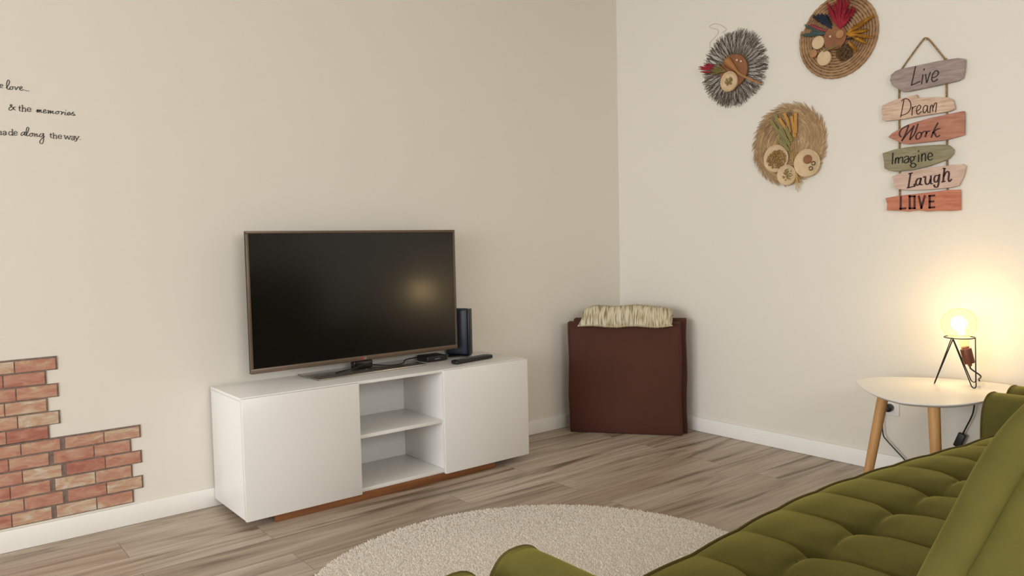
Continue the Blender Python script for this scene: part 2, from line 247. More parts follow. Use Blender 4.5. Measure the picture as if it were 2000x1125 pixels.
BLACKP = {'disc': ((-0.8442, 1.9491), 0.0848, 0.091), 'bowl': ((-0.8279, 1.8947), 0.0517, 0.0512), 'fringe': ((-0.8399, 1.9618), 0.1939, 0.2055), 'cone': [(-0.8305, 2.0216), (-0.7981, 1.9789), (-0.8087, 1.9612), (-0.846, 1.9476), (-0.8879, 1.9222), (-0.8983, 1.9334), (-0.8646, 1.9662)], 'stem': [(-0.8391, 1.9837), (-0.8809, 1.9294), (-0.9223, 1.9), (-0.968, 1.8744), (-1.0155, 1.8489)], 'tuft': [(-0.8086, 1.9501), (-0.637, 2.005), (-0.6398, 1.9952), (-0.6482, 1.9775), (-0.6712, 2.0076), (-0.6882, 2.0135), (-0.7101, 1.9501), (-0.7438, 2.0118), (-0.7214, 1.9799)], 'balls': [(-0.8698, 1.9976), (-0.8943, 1.9871)], 'string': [(-0.6834, 2.1002), (-0.6865, 2.1316), (-0.709, 2.1472), (-0.7369, 2.1683), (-0.7315, 2.1898), (-0.6983, 2.2019), (-0.6816, 2.2149), (-0.704, 2.2234), (-0.7317, 2.2178), (-0.7591, 2.2038), (-0.7888, 2.1768), (-0.7643, 2.1644)]}
ROPEP = {'disc': ((-1.4023, 1.9969), 0.0512, 0.048), 'c': [((-1.3206, 1.99), 0.0322, 0.0296), ((-1.4303, 2.0041), 0.018, 0.0204), ((-1.295, 1.9446), 0.0184, 0.0211), ((-1.3516, 1.9116), 0.0382, 0.0312)], 'moss': ((-1.446, 1.9214), 0.0431, 0.0391), 'ball': (-1.3822, 2.0045), 'leaf': [(-1.3488, 1.9399), (-1.3729, 1.947), (-1.3987, 1.9503), (-1.4242, 1.9551)], 'red': [[(-1.4294, 2.0269), (-1.3688, 2.1541)], [(-1.4294, 2.0269), (-1.3781, 2.1278)], [(-1.4294, 2.0269), (-1.4001, 2.1531)], [(-1.4294, 2.0269), (-1.4182, 2.1689)], [(-1.4294, 2.0269), (-1.4362, 2.1676)], [(-1.4294, 2.0269), (-1.4541, 2.1563)], [(-1.4294, 2.0269), (-1.4719, 2.1484)], [(-1.4294, 2.0269), (-1.4861, 2.1146)], [(-1.4294, 2.0269), (-1.5037, 2.1036)]], 'blue': [[(-1.3894, 2.036), (-1.2994, 2.1175)], [(-1.3894, 2.036), (-1.3222, 2.1156)], [(-1.3894, 2.036), (-1.341, 2.1128)], [(-1.3894, 2.036), (-1.3597, 2.1031)]], 'teal': [[(-1.3598, 2.022), (-1.2384, 2.0437)], [(-1.3598, 2.022), (-1.2571, 2.0854)], [(-1.3598, 2.022), (-1.2861, 2.0437)]], 'pink': [[(-1.3672, 2.0307), (-1.2841, 2.0809)]], 'yellow': [[(-1.4547, 2.0009), (-1.5912, 2.0508)], [(-1.4547, 2.0009), (-1.554, 2.0334)], [(-1.4547, 2.0009), (-1.5352, 2.0228)], [(-1.4547, 2.0009), (-1.5628, 1.9934)], [(-1.4547, 2.0009), (-1.5799, 1.9566)], [(-1.4547, 2.0009), (-1.5562, 1.9353)], [(-1.469, 1.964), (-1.5114, 1.9147)]], 'dark': [[(-1.4547, 1.9772), (-1.5182, 1.9734)]]}
STRAWP = {'c': [((-1.0961, 1.4691), 0.0688, 0.0669), ((-1.1557, 1.3826), 0.0519, 0.0484), ((-1.2622, 1.4312), 0.0672, 0.0661)], 'small': ((-1.2692, 1.4486), 0.0223, 0.0205), 'rings': [(-1.2993, 1.427), (-1.2863, 1.4038), (-1.1164, 1.4993)], 'ears': [[(-1.2055, 1.3913), (-1.1528, 1.5327), (-1.0756, 1.6523)], [(-1.2055, 1.3913), (-1.1579, 1.5503), (-1.0965, 1.6816)], [(-1.2055, 1.3913), (-1.1706, 1.567), (-1.1198, 1.66)], [(-1.2055, 1.3913), (-1.1781, 1.5932), (-1.1479, 1.6811)], [(-1.2055, 1.3913), (-1.1857, 1.5923), (-1.1732, 1.682)], [(-1.2055, 1.3913), (-1.1982, 1.5682), (-1.1857, 1.6621)], [(-1.2055, 1.3913), (-1.2056, 1.5852), (-1.2067, 1.6727)]], 'short': [[(-1.1919, 1.4379), (-1.1667, 1.504), (-1.1157, 1.5646)], [(-1.1919, 1.4379), (-1.1718, 1.5307), (-1.121, 1.6052)], [(-1.1919, 1.4379), (-1.1819, 1.5477), (-1.1567, 1.6142)]], 'tail': [[(-1.2055, 1.3913), (-1.203, 1.3055)], [(-1.2055, 1.3913), (-1.213, 1.2957)], [(-1.2055, 1.3913), (-1.2204, 1.3133)], [(-1.2055, 1.3913), (-1.2328, 1.3305)]], 'twig': [(-1.1922, 1.6846), (-1.2294, 1.6783)]}

# ------------------------------------------------------------------ room shell
M_wall = mat('wall_paint', (230, 224, 213), .85, spec=.25, bump=(220, .05, .002))
M_ceil = mat('ceiling_paint', (240, 236, 229), .9, spec=.2)
M_trim = mat('trim_paint', (250, 248, 243), .35, spec=.5)
M_white = mat('white_lacquer', (233, 231, 227), .3, spec=.5)

def floor_mat():
    m = bpy.data.materials.new('grey_oak_planks'); m.use_nodes = True
    nt = m.node_tree; N = nt.nodes; Lk = nt.links; b = N['Principled BSDF']
    tc = N.new('ShaderNodeTexCoord')
    br = N.new('ShaderNodeTexBrick')
    br.offset = .37; br.offset_frequency = 2
    br.inputs['Scale'].default_value = 1.0
    br.inputs['Mortar Size'].default_value = .0012
    br.inputs['Mortar Smooth'].default_value = .2
    br.inputs['Brick Width'].default_value = 1.22
    br.inputs['Row Height'].default_value = .178
    br.inputs['Color1'].default_value = (0, 0, 0, 1); br.inputs['Color2'].default_value = (1, 1, 1, 1)
    br.inputs['Mortar'].default_value = (.5, .5, .5, 1)
    Lk.new(tc.outputs['Object'], br.inputs['Vector'])
    # offset the grain by a random amount per plank
    cmb = N.new('ShaderNodeVectorMath'); cmb.operation = 'MULTIPLY_ADD'
    Lk.new(br.outputs['Color'], cmb.inputs[0]); cmb.inputs[1].default_value = (7.3, 3.1, 0)
    Lk.new(tc.outputs['Object'], cmb.inputs[2])
    def grain(sx, sy, sc, det, dist):
        mp = N.new('ShaderNodeMapping'); mp.inputs['Scale'].default_value = (sx, sy, 1)
        Lk.new(cmb.outputs[0], mp.inputs['Vector'])
        n = N.new('ShaderNodeTexNoise'); n.inputs['Scale'].default_value = sc; n.inputs['Detail'].default_value = det
        n.inputs['Distortion'].default_value = dist
        Lk.new(mp.outputs[0], n.inputs['Vector']); return n
    g1 = grain(.42, 3.6, 1.8, 4, 2.2); g2 = grain(1.6, 46, 1.6, 5, .6)
    def ramp(src, p0, c0, p1, c1, mid=None):
        r = N.new('ShaderNodeValToRGB'); e = r.color_ramp.elements
        e[0].position = p0; e[0].color = (*lin(c0), 1); e[1].position = p1; e[1].color = (*lin(c1), 1)
        if mid: q = e.new(mid[0]); q.color = (*lin(mid[1]), 1)
        Lk.new(src, r.inputs[0]); return r
    r1 = ramp(g1.outputs['Fac'], .3, (126, 109, 92), .64, (206, 193, 176), (.44, (184, 168, 149)))
    r2 = ramp(g2.outputs['Fac'], .3, (198, 190, 182), .6, (255, 255, 255))
    mx = N.new('ShaderNodeMix'); mx.data_type = 'RGBA'; mx.blend_type = 'MULTIPLY'; mx.inputs[0].default_value = .6
    Lk.new(r1.outputs[0], mx.inputs[6]); Lk.new(r2.outputs[0], mx.inputs[7])
    tone = ramp(br.outputs['Color'], 0, (226, 218, 210), 1, (255, 255, 255))
    mx2 = N.new('ShaderNodeMix'); mx2.data_type = 'RGBA'; mx2.blend_type = 'MULTIPLY'; mx2.inputs[0].default_value = .9
    Lk.new(mx.outputs[2], mx2.inputs[6]); Lk.new(tone.outputs[0], mx2.inputs[7])
    mo = N.new('ShaderNodeMix'); mo.data_type = 'RGBA'
    Lk.new(br.outputs['Fac'], mo.inputs[0]); Lk.new(mx2.outputs[2], mo.inputs[6]); mo.inputs[7].default_value = (*lin((130, 114, 98)), 1)
    Lk.new(mo.outputs[2], b.inputs['Base Color'])
    b.inputs['Roughness'].default_value = .42; b.inputs['Specular IOR Level'].default_value = .4
    bp = N.new('ShaderNodeBump'); bp.inputs['Strength'].default_value = .15; bp.inputs['Distance'].default_value = .002
    Lk.new(g2.outputs['Fac'], bp.inputs['Height']); Lk.new(bp.outputs[0], b.inputs['Normal'])
    return m

XF, YB, ZC = -9.5, -5.0, 2.62      # far wall, wall behind the sofa, ceiling
struct(MB().box((XF - .15, YB - .15, -.12), (.15, .15, 0)).build('floor', floor_mat()))
struct(MB().box((XF - .15, YB - .15, ZC), (.15, .15, ZC + .12)).build('ceiling', M_ceil))
struct(MB().box((XF - .15, 0, 0), (.15, .15, ZC)).build('wall_left', M_wall))
struct(MB().box((0, YB - .15, 0), (.15, 0, ZC)).build('wall_right', M_wall))
def wall_hole(name, axis, pos, t, a0, a1, h0, h1, z0, z1):
    mb = MB()
    def bx(u0, u1, za, zb):
        if axis == 'x': mb.box((pos, u0, za), (pos + t, u1, zb))
        else: mb.box((u0, pos, za), (u1, pos + t, zb))
    bx(a0, h0, 0, ZC); bx(h1, a1, 0, ZC); bx(h0, h1, z1, ZC)
    if z0 > 0: bx(h0, h1, 0, z0)
    return struct(mb.build(name, M_wall))
wall_hole('wall_far', 'x', XF - .15, .15, YB, 0, -4.4, -.8, 0.0, 2.3)
wall_hole('wall_back', 'y', YB - .15, .15, XF, 0, -3.8, -1.8, .8, 2.1)

def glass_mat():
    m = bpy.data.materials.new('window_glass'); m.use_nodes = True
    nt = m.node_tree; nt.nodes.remove(nt.nodes['Principled BSDF'])
    t = nt.nodes.new('ShaderNodeBsdfTransparent'); g = nt.nodes.new('ShaderNodeBsdfGlossy'); g.inputs['Roughness'].default_value = .02
    mx = nt.nodes.new('ShaderNodeMixShader'); mx.inputs[0].default_value = .06
    nt.links.new(t.outputs[0], mx.inputs[1]); nt.links.new(g.outputs[0], mx.inputs[2])
    nt.links.new(mx.outputs[0], nt.nodes['Material Output'].inputs[0]); return m
M_glass = glass_mat()
def window(name, axis, pos, a0, a1, z0, z1, leaves):
    w = bpy.data.objects.new(name, None); COL.objects.link(w); struct(w)
    def bx(mb, u0, u1, za, zb, d0=-.03, d1=.03):
        if axis == 'x': mb.box((pos + d0, u0, za), (pos + d1, u1, zb), .004)
        else: mb.box((u0, pos + d0, za), (u1, pos + d1, zb), .004)
    f = MB(); e = .001
    bx(f, a0 + e, a0 + .06, z0 + e, z1 - e); bx(f, a1 - .06, a1 - e, z0 + e, z1 - e); bx(f, a0 + .06, a1 - .06, z1 - .06, z1 - e); bx(f, a0 + .06, a1 - .06, z0 + e, z0 + .06)
    for k in range(1, leaves):
        u = a0 + (a1 - a0) * k / leaves; bx(f, u - .04, u + .04, z0 + .06, z1 - .06)
    f.build('window_frame', M_trim, w)
    for k in range(leaves):
        u0 = a0 + (a1 - a0) * k / leaves + .05; u1 = a0 + (a1 - a0) * (k + 1) / leaves - .05
        g = MB(); bx(g, u0, u1, z0 + .06, z1 - .06, -.004, .004); g.build('pane', M_glass, w)
window('window_1', 'x', XF - .07, -4.4, -.8, 0.0, 2.3, 3)
window('window_2', 'y', YB - .07, -3.8, -1.8, .8, 2.1, 2)

BH, BT = .079, .012
def baseboard(name, a, b):
    mb = MB().box(a, b, .003, 2); return struct(mb.build(name, M_trim))
baseboard('baseboard_left', (XF, -BT, 0.0005), (0, -.0003, BH))
baseboard('baseboard_right', (-BT, YB, 0.0005), (-.0003, -BT - .0003, BH))
baseboard('baseboard_back', (XF, YB + .0003, 0.0005), (-BT - .0003, YB + BT, BH))

# ------------------------------------------------------------------ television cabinet
cab = thing('tv_cabinet', (-1.781, -.2, 0), 'long white lacquered low cabinet with two doors and an open middle, standing under the television', 'cabinet')
X0, X1, Y0, Y1, Z0, Z1 = -2.485, -1.077, -.018, -.387, .035, .509
S1, S2 = -1.994, -1.570
DT = .017
yf = Y1 + DT + .002
MB().box((X0, yf, Z1 - .013), (X1, Y0, Z1), .0015).build('top_panel', M_white, cab)
MB().box((X0, yf, Z0), (X0 + .016, Y0, Z1 - .0135), .001).build('side_panel', M_white, cab)
MB().box((X1 - .016, yf, Z0), (X1, Y0, Z1 - .0135), .001).build('side_panel', M_white, cab)
MB().box((S1 - .018, yf, Z0 + .0165), (S1 - .002, Y0 - .006, Z1 - .0135), .001).build('divider', M_white, cab)
MB().box((S2 + .002, yf, Z0 + .0165), (S2 + .018, Y0 - .006, Z1 - .0135), .001).build('divider', M_white, cab)
MB().box((X0 + .0165, yf, Z0), (X1 - .0165, Y0 - .006, Z0 + .016), .001).build('bottom_panel', M_white, cab)
MB().box((X0 + .0165, Y0 - .0055, Z0), (X1 - .0165, Y0, Z1 - .0135)).build('back_panel', M_white, cab)
MB().box((S1 - .0015, yf + .004, .263), (S2 + .0015, Y0 - .0065, .279), .001).build('shelf', M_white, cab)
MB().box((X0, Y1, Z0 - .003), (S1, Y1 + DT, Z1 - .003), .0015).build('door', M_white, cab)
MB().box((S2, Y1, Z0 - .003), (X1, Y1 + DT, Z1 - .003), .0015).build('door', M_white, cab)
M_plinth = mat('brown_plinth', (140, 88, 48), .5, noise=(6, (120, 74, 40), 4, (1, 10, 10)))
pl = MB().box((-2.366, -.372, .0005), (-1.281, -.354, Z0 - .0005), .001)
pl.box((-2.40, -.30, .0005), (-2.382, -.06, Z0 - .0005), .001).box((-1.30, -.353, .0005), (-1.281, -.06, Z0 - .0005), .001)
pl.box((-2.381, -.078, .0005), (-1.301, -.06, Z0 - .0005), .001)
pl.build('plinth', M_plinth, cab)['label'] = 'recessed brown wooden plinth'

# ------------------------------------------------------------------ television
tv = thing('television', (-1.83, -.12, Z1), 'large flat black television with a thin bronze frame on a glass foot', 'television')
M_tvback = mat('tv_back_plastic', (30, 29, 28), .5)
M_bezel = mat('bronze_bezel', (112, 95, 80), .38, metal=.55)
M_screen = mat('tv_screen', (11, 10, 9), .18, spec=.5)
M_smoke = mat('smoked_glass', (88, 84, 78), .12, spec=.9, coat=.6)
M_chrome = mat('chrome', (200, 195, 188), .2, metal=1)
Rt = Matrix.Translation((-1.83, -.125, 0)) @ Matrix.Rotation(math.radians(1.4), 4, 'Z')
hw, zb, zt = .5265, .5565, 1.149
MB().box((-hw, .0055, zb), (hw, .018, zt), .003, M=Rt).box((-hw + .12, .0185, zb + .05), (hw - .12, .034, zt - .17), .008, M=Rt).build('housing', M_tvback, tv)
bz = MB()
for a, b in (((-hw, -.004, zt - .011), (hw, .005, zt)), ((-hw, -.004, zb), (hw, .005, zb + .021)), ((-hw, -.004, zb + .0212), (-hw + .011, .005, zt - .0112)), ((hw - .011, -.004, zb + .0212), (hw, .005, zt - .0112))):
    bz.box(a, b, .0015, M=Rt)
bz.build('bezel', M_bezel, tv)
MB().box((-hw + .0112, -.001, zb + .0212), (hw - .0112, .0045, zt - .0112), M=Rt).build('screen', M_screen, tv)
M_logored = mat('logo_red', (190, 30, 45), .4); M_logogrey = mat('logo_grey', (190, 186, 180), .35, metal=.4)
lg = MB(); zc = zb + .0105
lg.lathe([(.0055, 0), (.0055, .0006)], Rt @ Vector((-.012, -.0041, zc)), Rt.to_3x3() @ Vector((0, -1, 0)), 20)
lg.cur = 1
nY = Rt.to_3x3() @ Vector((0, -1, 0))
def tvp(x, z): return Rt @ Vector((x, -.0042, zc + z))
ribbon(lg, [tvp(-.003, .004), tvp(-.003, -.004)], .0016, .0005, nY); ribbon(lg, [tvp(-.003, -.004), tvp(.0025, -.004)], .0016, .0005, nY)
ribbon(lg, [tvp(.010, .003), tvp(.006, .004), tvp(.0045, 0), tvp(.006, -.004), tvp(.010, -.0035), tvp(.0105, -.0005)], .0015, .0005, nY)
ribbon(lg, [tvp(.0105, -.0005), tvp(.0078, -.0005)], .0014, .0005, nY)
lg.build('logo', [M_logored, M_logogrey], tv)
Rb = Matrix.Translation((-1.83, -.12, 0)) @ Matrix.Rotation(math.radians(3.5), 4, 'Z')
sb = MB().box((-.28, -.10, Z1 + .0005), (.28, .098, Z1 + .0085), .003, M=Rb)
st_ = sb.build('stand_base', M_smoke, tv)
MB().box((-.2795, -.1035, Z1 + .001), (.2795, -.1002, Z1 + .008), .001, M=Rb).build('chrome_edge', M_chrome, st_)
nk = MB().box((-.05, -.0, Z1 + .009), (.05, .035, Z1 + .045), .006, M=Rb).box((-.035, .012, Z1 + .0455), (.035, .03, zb + .06), .004, M=Rb @ Matrix.Translation((0, .014, 0)))
nk.build('stand_neck', mat('black_gloss', (18, 18, 18), .2), tv)

# ------------------------------------------------------------------ router, set-top box, remote, cable
M_black = mat('black_plastic', (20, 20, 21), .42, bump=(600, .1, .0005))
M_blue = mat('dark_blue_plastic', (26, 36, 50), .4)
ro = thing('router', (-1.24, -.08, Z1), 'upright dark blue and black router standing behind the right end of the television', 'router')
Rr = Matrix.Translation((-1.227, -.11, Z1)) @ Matrix.Rotation(math.radians(38), 4, 'Z')
MB().box((-.024, .002, .0065), (.03, .118, .243), .012, 3, M=Rr).build('body', M_blue, ro)
MB().box((-.020, -.008, .008), (.031, .0015, .241), .004, 3, M=Rr).build('front_strip', M_black, ro)['label'] = 'narrow black front strip with status icons'
M_icon = mat('grey_icon', (120, 122, 126), .4)
for k in range(7):
    ic = MB(); zz = .085 + k * .019
    ic.lathe([(.0028, 0), (.0028, .0006)], Rr @ Vector((.004, -.0081, zz)), Rr.to_3x3() @ Vector((0, -1, 0)), 10)
    ic.build('status_light', M_icon, ro)
ft = MB().box((-.038, .0, .0005), (.038, .105, .006), .002, M=Rr)
ft.build('foot', M_black, ro)
so = thing('set_top_box', (-1.44, -.09, Z1), 'small flat black box lying beside the television foot', 'set-top box')
MB().box((-1.50, -.145, Z1 + .002), (-1.385, -.045, Z1 + .028), .004, 3).build('body', M_black, so)
for k in range(4):
    MB().lathe([(.006, 0), (.006, .0018)], (-1.49 + .095 * (k % 2), -.135 + .08 * (k // 2), Z1 + .0002), n=12).build('rubber_foot', M_tvback, so)
MB().box((-1.46, -.1456, Z1 + .012), (-1.43, -.1451, Z1 + .016)).build('front_light', M_icon, so)
re = thing('remote_control', (-1.315, -.255, Z1), 'slim black remote control lying on the white cabinet in front of the router', 'remote control')
Rm_ = Matrix.Translation((-1.317, -.258, Z1 + .0008)) @ Matrix.Rotation(math.radians(10), 4, 'Z')
MB().box((-.125, -.022, 0), (.125, .022, .018), .006, 3, M=Rm_).build('body', M_black, re)
M_btn = mat('grey_button', (96, 96, 98), .5)
b0 = None
for i in range(11):
    for j in range(3):
        c = Rm_ @ Vector((-.105 + i * .0195, -.012 + j * .012, .0178))
        if b0 is None:
            b0 = MB().box(c + Vector((-.005, -.003, 0)), c + Vector((.005, .003, .0022)), .001).build('button', M_btn, re); c0 = c
        else:
            o = b0.copy(); COL.objects.link(o); o.parent = re; o.location = b0.location + (c - c0)
M_cable = mat('black_cable', (16, 16, 16), .5)
cb = MB().tube(smooth_path([(-1.99, -.16, Z1 + .0125), (-1.93, -.13, Z1 + .013), (-1.88, -.145, Z1 + .02), (-1.845, -.145, Z1 + .035)], 8), .0028)
cb.tube(smooth_path([(-1.76, -.07, Z1 + .0125), (-1.71, -.15, Z1 + .013), (-1.64, -.145, Z1 + .014), (-1.60, -.1, Z1 + .02), (-1.55, -.075, Z1 + .02), (-1.5, -.06, Z1 + .018)], 8), .0028)
tag(cb.build('signal_cable', M_cable), 'thin black cable looping over the glass television foot', 'cable')

# ------------------------------------------------------------------ brown folded mattress in the corner + cushion on it
M_brown = mat('brown_fabric', (82, 48, 36), .8, spec=.25, noise=(3, (76, 44, 33), 3, (1, 1, 1)), bump=(900, .25, .0008))
fm = thing('folding_mattress', (-.29, -.31, 0), 'square dark brown folded guest mattress standing upright in the corner', 'mattress')
dv = Vector((.605, -.796, 0)); nv = Vector((.796, .605, 0)); P0 = Vector((-.541, -.105, 0))
Mf = Matrix(((dv.x, nv.x, 0, P0.x), (dv.y, nv.y, 0, P0.y), (0, 0, 1, 0), (0, 0, 0, 1)))
def slab(u0, u1, v0, v1, z0, z1, name, seed):
    mb = MB(); nu, nz = 14, 14; rnd = random.Random(seed)
    bx = bmesh.new(); bmesh.ops.create_cube(bx, size=1)
    for v in bx.verts:
        v.co = Vector((u0 + (v.co.x + .5) * (u1 - u0), v0 + (v.co.y + .5) * (v1 - v0), z0 + (v.co.z + .5) * (z1 - z0)))
    bmesh.ops.subdivide_edges(bx, edges=bx.edges[:], cuts=5, use_grid_fill=True)
    cu, cz = (u0 + u1) / 2, (z0 + z1) / 2
    for v in bx.verts:
        a = 1 - ((v.co.x - cu) / (u1 - u0) * 2) ** 4; b = 1 - ((v.co.z - cz) / (z1 - z0) * 2) ** 4
        s = -1 if v.co.y < (v0 + v1) / 2 else 1
        if s < 0: v.co.y += s * .003 * max(a, 0) * max(b, 0)
        v.co.x += .003 * math.sin(v.co.z * 17 + seed) * (1 if abs(v.co.x - cu) > .9 * (u1 - u0) / 2 else 0)
    bmesh.ops.bevel(bx, geom=[e for e in bx.edges if len(e.link_faces) == 2 and e.calc_face_angle(0) > 1.0], offset=.005, segments=2, affect='EDGES', profile=.5)
    bx.transform(Mf); bx.verts.index_update()
    mb.add([v.co[:] for v in bx.verts], [[v.index for v in f.verts] for f in bx.faces]); bx.free()
    return mb.build(name, M_brown, fm, ang=50)
slab(.0, .624, .0, .066, .001, .626, 'panel', 1)
slab(.022, .650, .0685, .132, .001, .640, 'panel', 2)
se = MB()
for zz in (.010, .618): se.tube([Mf @ Vector((.006, -.0015, zz)), Mf @ Vector((.618, -.0015, zz))], .0022, 6)
for uu in (.006, .618): se.tube([Mf @ Vector((uu, -.0015, .012)), Mf @ Vector((uu, -.0015, .616))], .0022, 6)
se.build('seam', M_brown, fm)

def stripe_mat():
    m = mat('striped_linen', (176, 164, 128), .85, spec=.2)
    nt = m.node_tree; b = nt.nodes['Principled BSDF']
    tc = nt.nodes.new('ShaderNodeTexCoord')
    def dot(v):
        d = nt.nodes.new('ShaderNodeVectorMath'); d.operation = 'DOT_PRODUCT'; d.inputs[1].default_value = v
        nt.links.new(tc.outputs['Object'], d.inputs[0]); return d.outputs['Value']
    mp = nt.nodes.new('ShaderNodeCombineXYZ')
    for k, v in enumerate(((.605, -.796, 0), (.055, .042, 0), (0, 0, .09))): nt.links.new(dot(v), mp.inputs[k])
    n = nt.nodes.new('ShaderNodeTexNoise'); n.inputs['Scale'].default_value = 150; n.inputs['Detail'].default_value = 3
    nt.links.new(mp.outputs[0], n.inputs['Vector'])
    r = nt.nodes.new('ShaderNodeValToRGB'); e = r.color_ramp.elements
    e[0].position = .36; e[0].color = (*lin((128, 114, 86)), 1); e[1].position = .6; e[1].color = (*lin((214, 205, 180)), 1)
    q = e.new(.47); q.color = (*lin((184, 172, 140)), 1)
    nt.links.new(n.outputs['Fac'], r.inputs[0]); nt.links.new(r.outputs[0], b.inputs['Base Color'])
    bp = nt.nodes.new('ShaderNodeBump'); bp.inputs['Strength'].default_value = .5; bp.inputs['Distance'].default_value = .003
    nt.links.new(n.outputs['Fac'], bp.inputs['Height']); nt.links.new(bp.outputs[0], b.inputs['Normal'])
    return m
pc = thing('cushion', (Mf @ Vector((.325, .06, .64)))[:], 'beige striped oblong cushion lying on top of the brown mattress', 'cushion')
top = []; bot = []; NU, NV = 40, 24
for i in range(NU + 1):
    rt = []; rb_ = []
    for j in range(NV + 1):
        a = i / NU * 2 - 1; b = j / NV * 2 - 1
        pin = 1 - .05 * (1 - abs(b) ** 2) * abs(a) ** 6; pin2 = 1 - .07 * (1 - abs(a) ** 2) * abs(b) ** 6
        u = .325 + .257 * a * pin + .004 * math.sin(9 * b); v = .052 + .112 * b * pin2
        puff = (max(0, 1 - a ** 6) ** .42) * (max(0, 1 - b ** 4) ** .5)
        lean = -.022 * max(0, -b - .35) ** 1.0 + .004 * math.sin(a * 7)
        over = max(0, min(1, (-.46 - b) * 3))
        base = .655 - .028 * over
        rt.append(Mf @ Vector((u, v, base + lean + .060 * puff)))
        rb_.append(Mf @ Vector((u, v, max(base + lean - .03 * puff * (1 if over < .5 else .6), (.6428 if b > -.46 else .60)))))
    top.append(rt); bot.append(rb_)
pm = MB().grid(top).grid([list(reversed(r)) for r in bot])
M_str = stripe_mat()
pm.build('cover', M_str, pc, ang=180)
edge = [top[i][0] for i in range(NU + 1)] + [top[NU][j] for j in range(1, NV + 1)] + [top[i][NV] for i in range(NU - 1, -1, -1)] + [top[0][j] for j in range(NV - 1, 0, -1)]
MB().tube(edge, .0026, 6, closed=True).build('piping', mat('linen_piping', (188, 178, 146), .85), pc)

# ------------------------------------------------------------------ round rug
M_rug = mat('cream_rug', (228, 217, 203), .95, spec=.1, noise=(60, (216, 204, 190), 2, (1, 1, 1)))
M_pile = mat('cream_pile', (250, 244, 236), .95, spec=.1, noise=(90, (246, 238, 228), 2, (1, 1, 1)))
RC = Vector((-1.969, -1.579, 0)); RR = .797
rug = thing('round_rug', RC[:], 'round cream short-pile rug on the wooden floor between cabinet and sofa', 'rug')
MB().lathe([(RR - .006, .0005), (RR, .003), (RR, .008), (RR - .004, .011), (RR * .5, .0112), (0.001, .0112)], RC, n=160).build('backing', M_rug, rug)
NT = 62000
rr = RR * np.sqrt(np.random.rand(NT)); aa = 2 * np.pi * np.random.rand(NT)
px = rr * np.cos(aa); py = rr * np.sin(aa)
n = NT
h = .004 + .0035 * np.random.rand(n); r0 = .0017 + .0008 * np.random.rand(n)
lx = (np.random.rand(n) - .5) * .010; ly = (np.random.rand(n) - .5) * .010; ph = np.random.rand(n) * 6.28
V = np.zeros((n, 5, 3))
for k in range(4):
    V[:, k, 0] = px + r0 * np.cos(ph + k * np.pi / 2); V[:, k, 1] = py + r0 * np.sin(ph + k * np.pi / 2); V[:, k, 2] = .0105
V[:, 4, 0] = px + lx; V[:, 4, 1] = py + ly; V[:, 4, 2] = .0105 + h
F = np.zeros((n, 4, 3), int); base = np.arange(n)[:, None] * 5
for k in range(4): F[:, k] = base + np.array([[k, (k + 1) % 4, 4]])
me = bpy.data.meshes.new('pile')
me.vertices.add(n * 5); me.vertices.foreach_set('co', V.reshape(-1))
me.loops.add(n * 12); me.loops.foreach_set('vertex_index', F.reshape(-1).astype(np.int32))
me.polygons.add(n * 4); me.polygons.foreach_set('loop_start', np.arange(0, n * 12, 3, dtype=np.int32))
me.update(calc_edges=True); me.validate(); me.materials.append(M_pile)
o = bpy.data.objects.new('pile', me); COL.objects.link(o); o.parent = rug; o['kind'] = 'stuff'

# ------------------------------------------------------------------ green sofa
def velvet(name, c1, c2):
    m = mat(name, c1, .9, spec=.15, noise=(9, c2, 6, (1, 1, 1)), sheen=.6)
    nt = m.node_tree; b = nt.nodes['Principled BSDF']
    tc = nt.nodes.new('ShaderNodeTexCoord')
    n = nt.nodes.new('ShaderNodeTexNoise'); n.inputs['Scale'].default_value = 420; n.inputs['Detail'].default_value = 4
    nt.links.new(tc.outputs['Object'], n.inputs['Vector'])
    bp = nt.nodes.new('ShaderNodeBump'); bp.inputs['Strength'].default_value = .25; bp.inputs['Distance'].default_value = .0012
    nt.links.new(n.outputs['Fac'], bp.inputs['Height']); nt.links.new(bp.outputs[0], b.inputs['Normal'])
    return m
M_green = velvet('green_velvet', (104, 98, 47), (90, 85, 41))
M_pipe = velvet('green_piping', (88, 79, 40), (80, 71, 36))
M_wood = mat('beech_wood', (206, 158, 100), .5, noise=(5, (190, 140, 84), 5, (14, 14, 1)))
sofa = thing('sofa_bed', (-1.5, -2.6, 0), 'olive green velvet sofa bed with button-tufted seat and bolster arms, facing the television', 'sofa')
SX0, SX1 = -2.515, -.555
EX = [(-2.6, -2.262), (-2.31, -2.254), (-2.15, -2.246), (-1.83, -2.214), (-1.57, -2.204), (-1.32, -2.219), (-1.06, -2.247), (-.78, -2.284), (-.5, -2.30)]
def edge_y(x):
    for (a, ya), (b, yb_) in zip(EX, EX[1:]):
        if a <= x <= b:
            t = (x - a) / (b - a); return ya + (yb_ - ya) * t
    return EX[-1][1]
EX = [(p.x, p.y) for p in smooth_path([(a, b, 0) for a, b in EX], 6)]
BX = [-2.36 + .1925 * k for k in range(10)]
ROWS = [-2.435, -2.66]
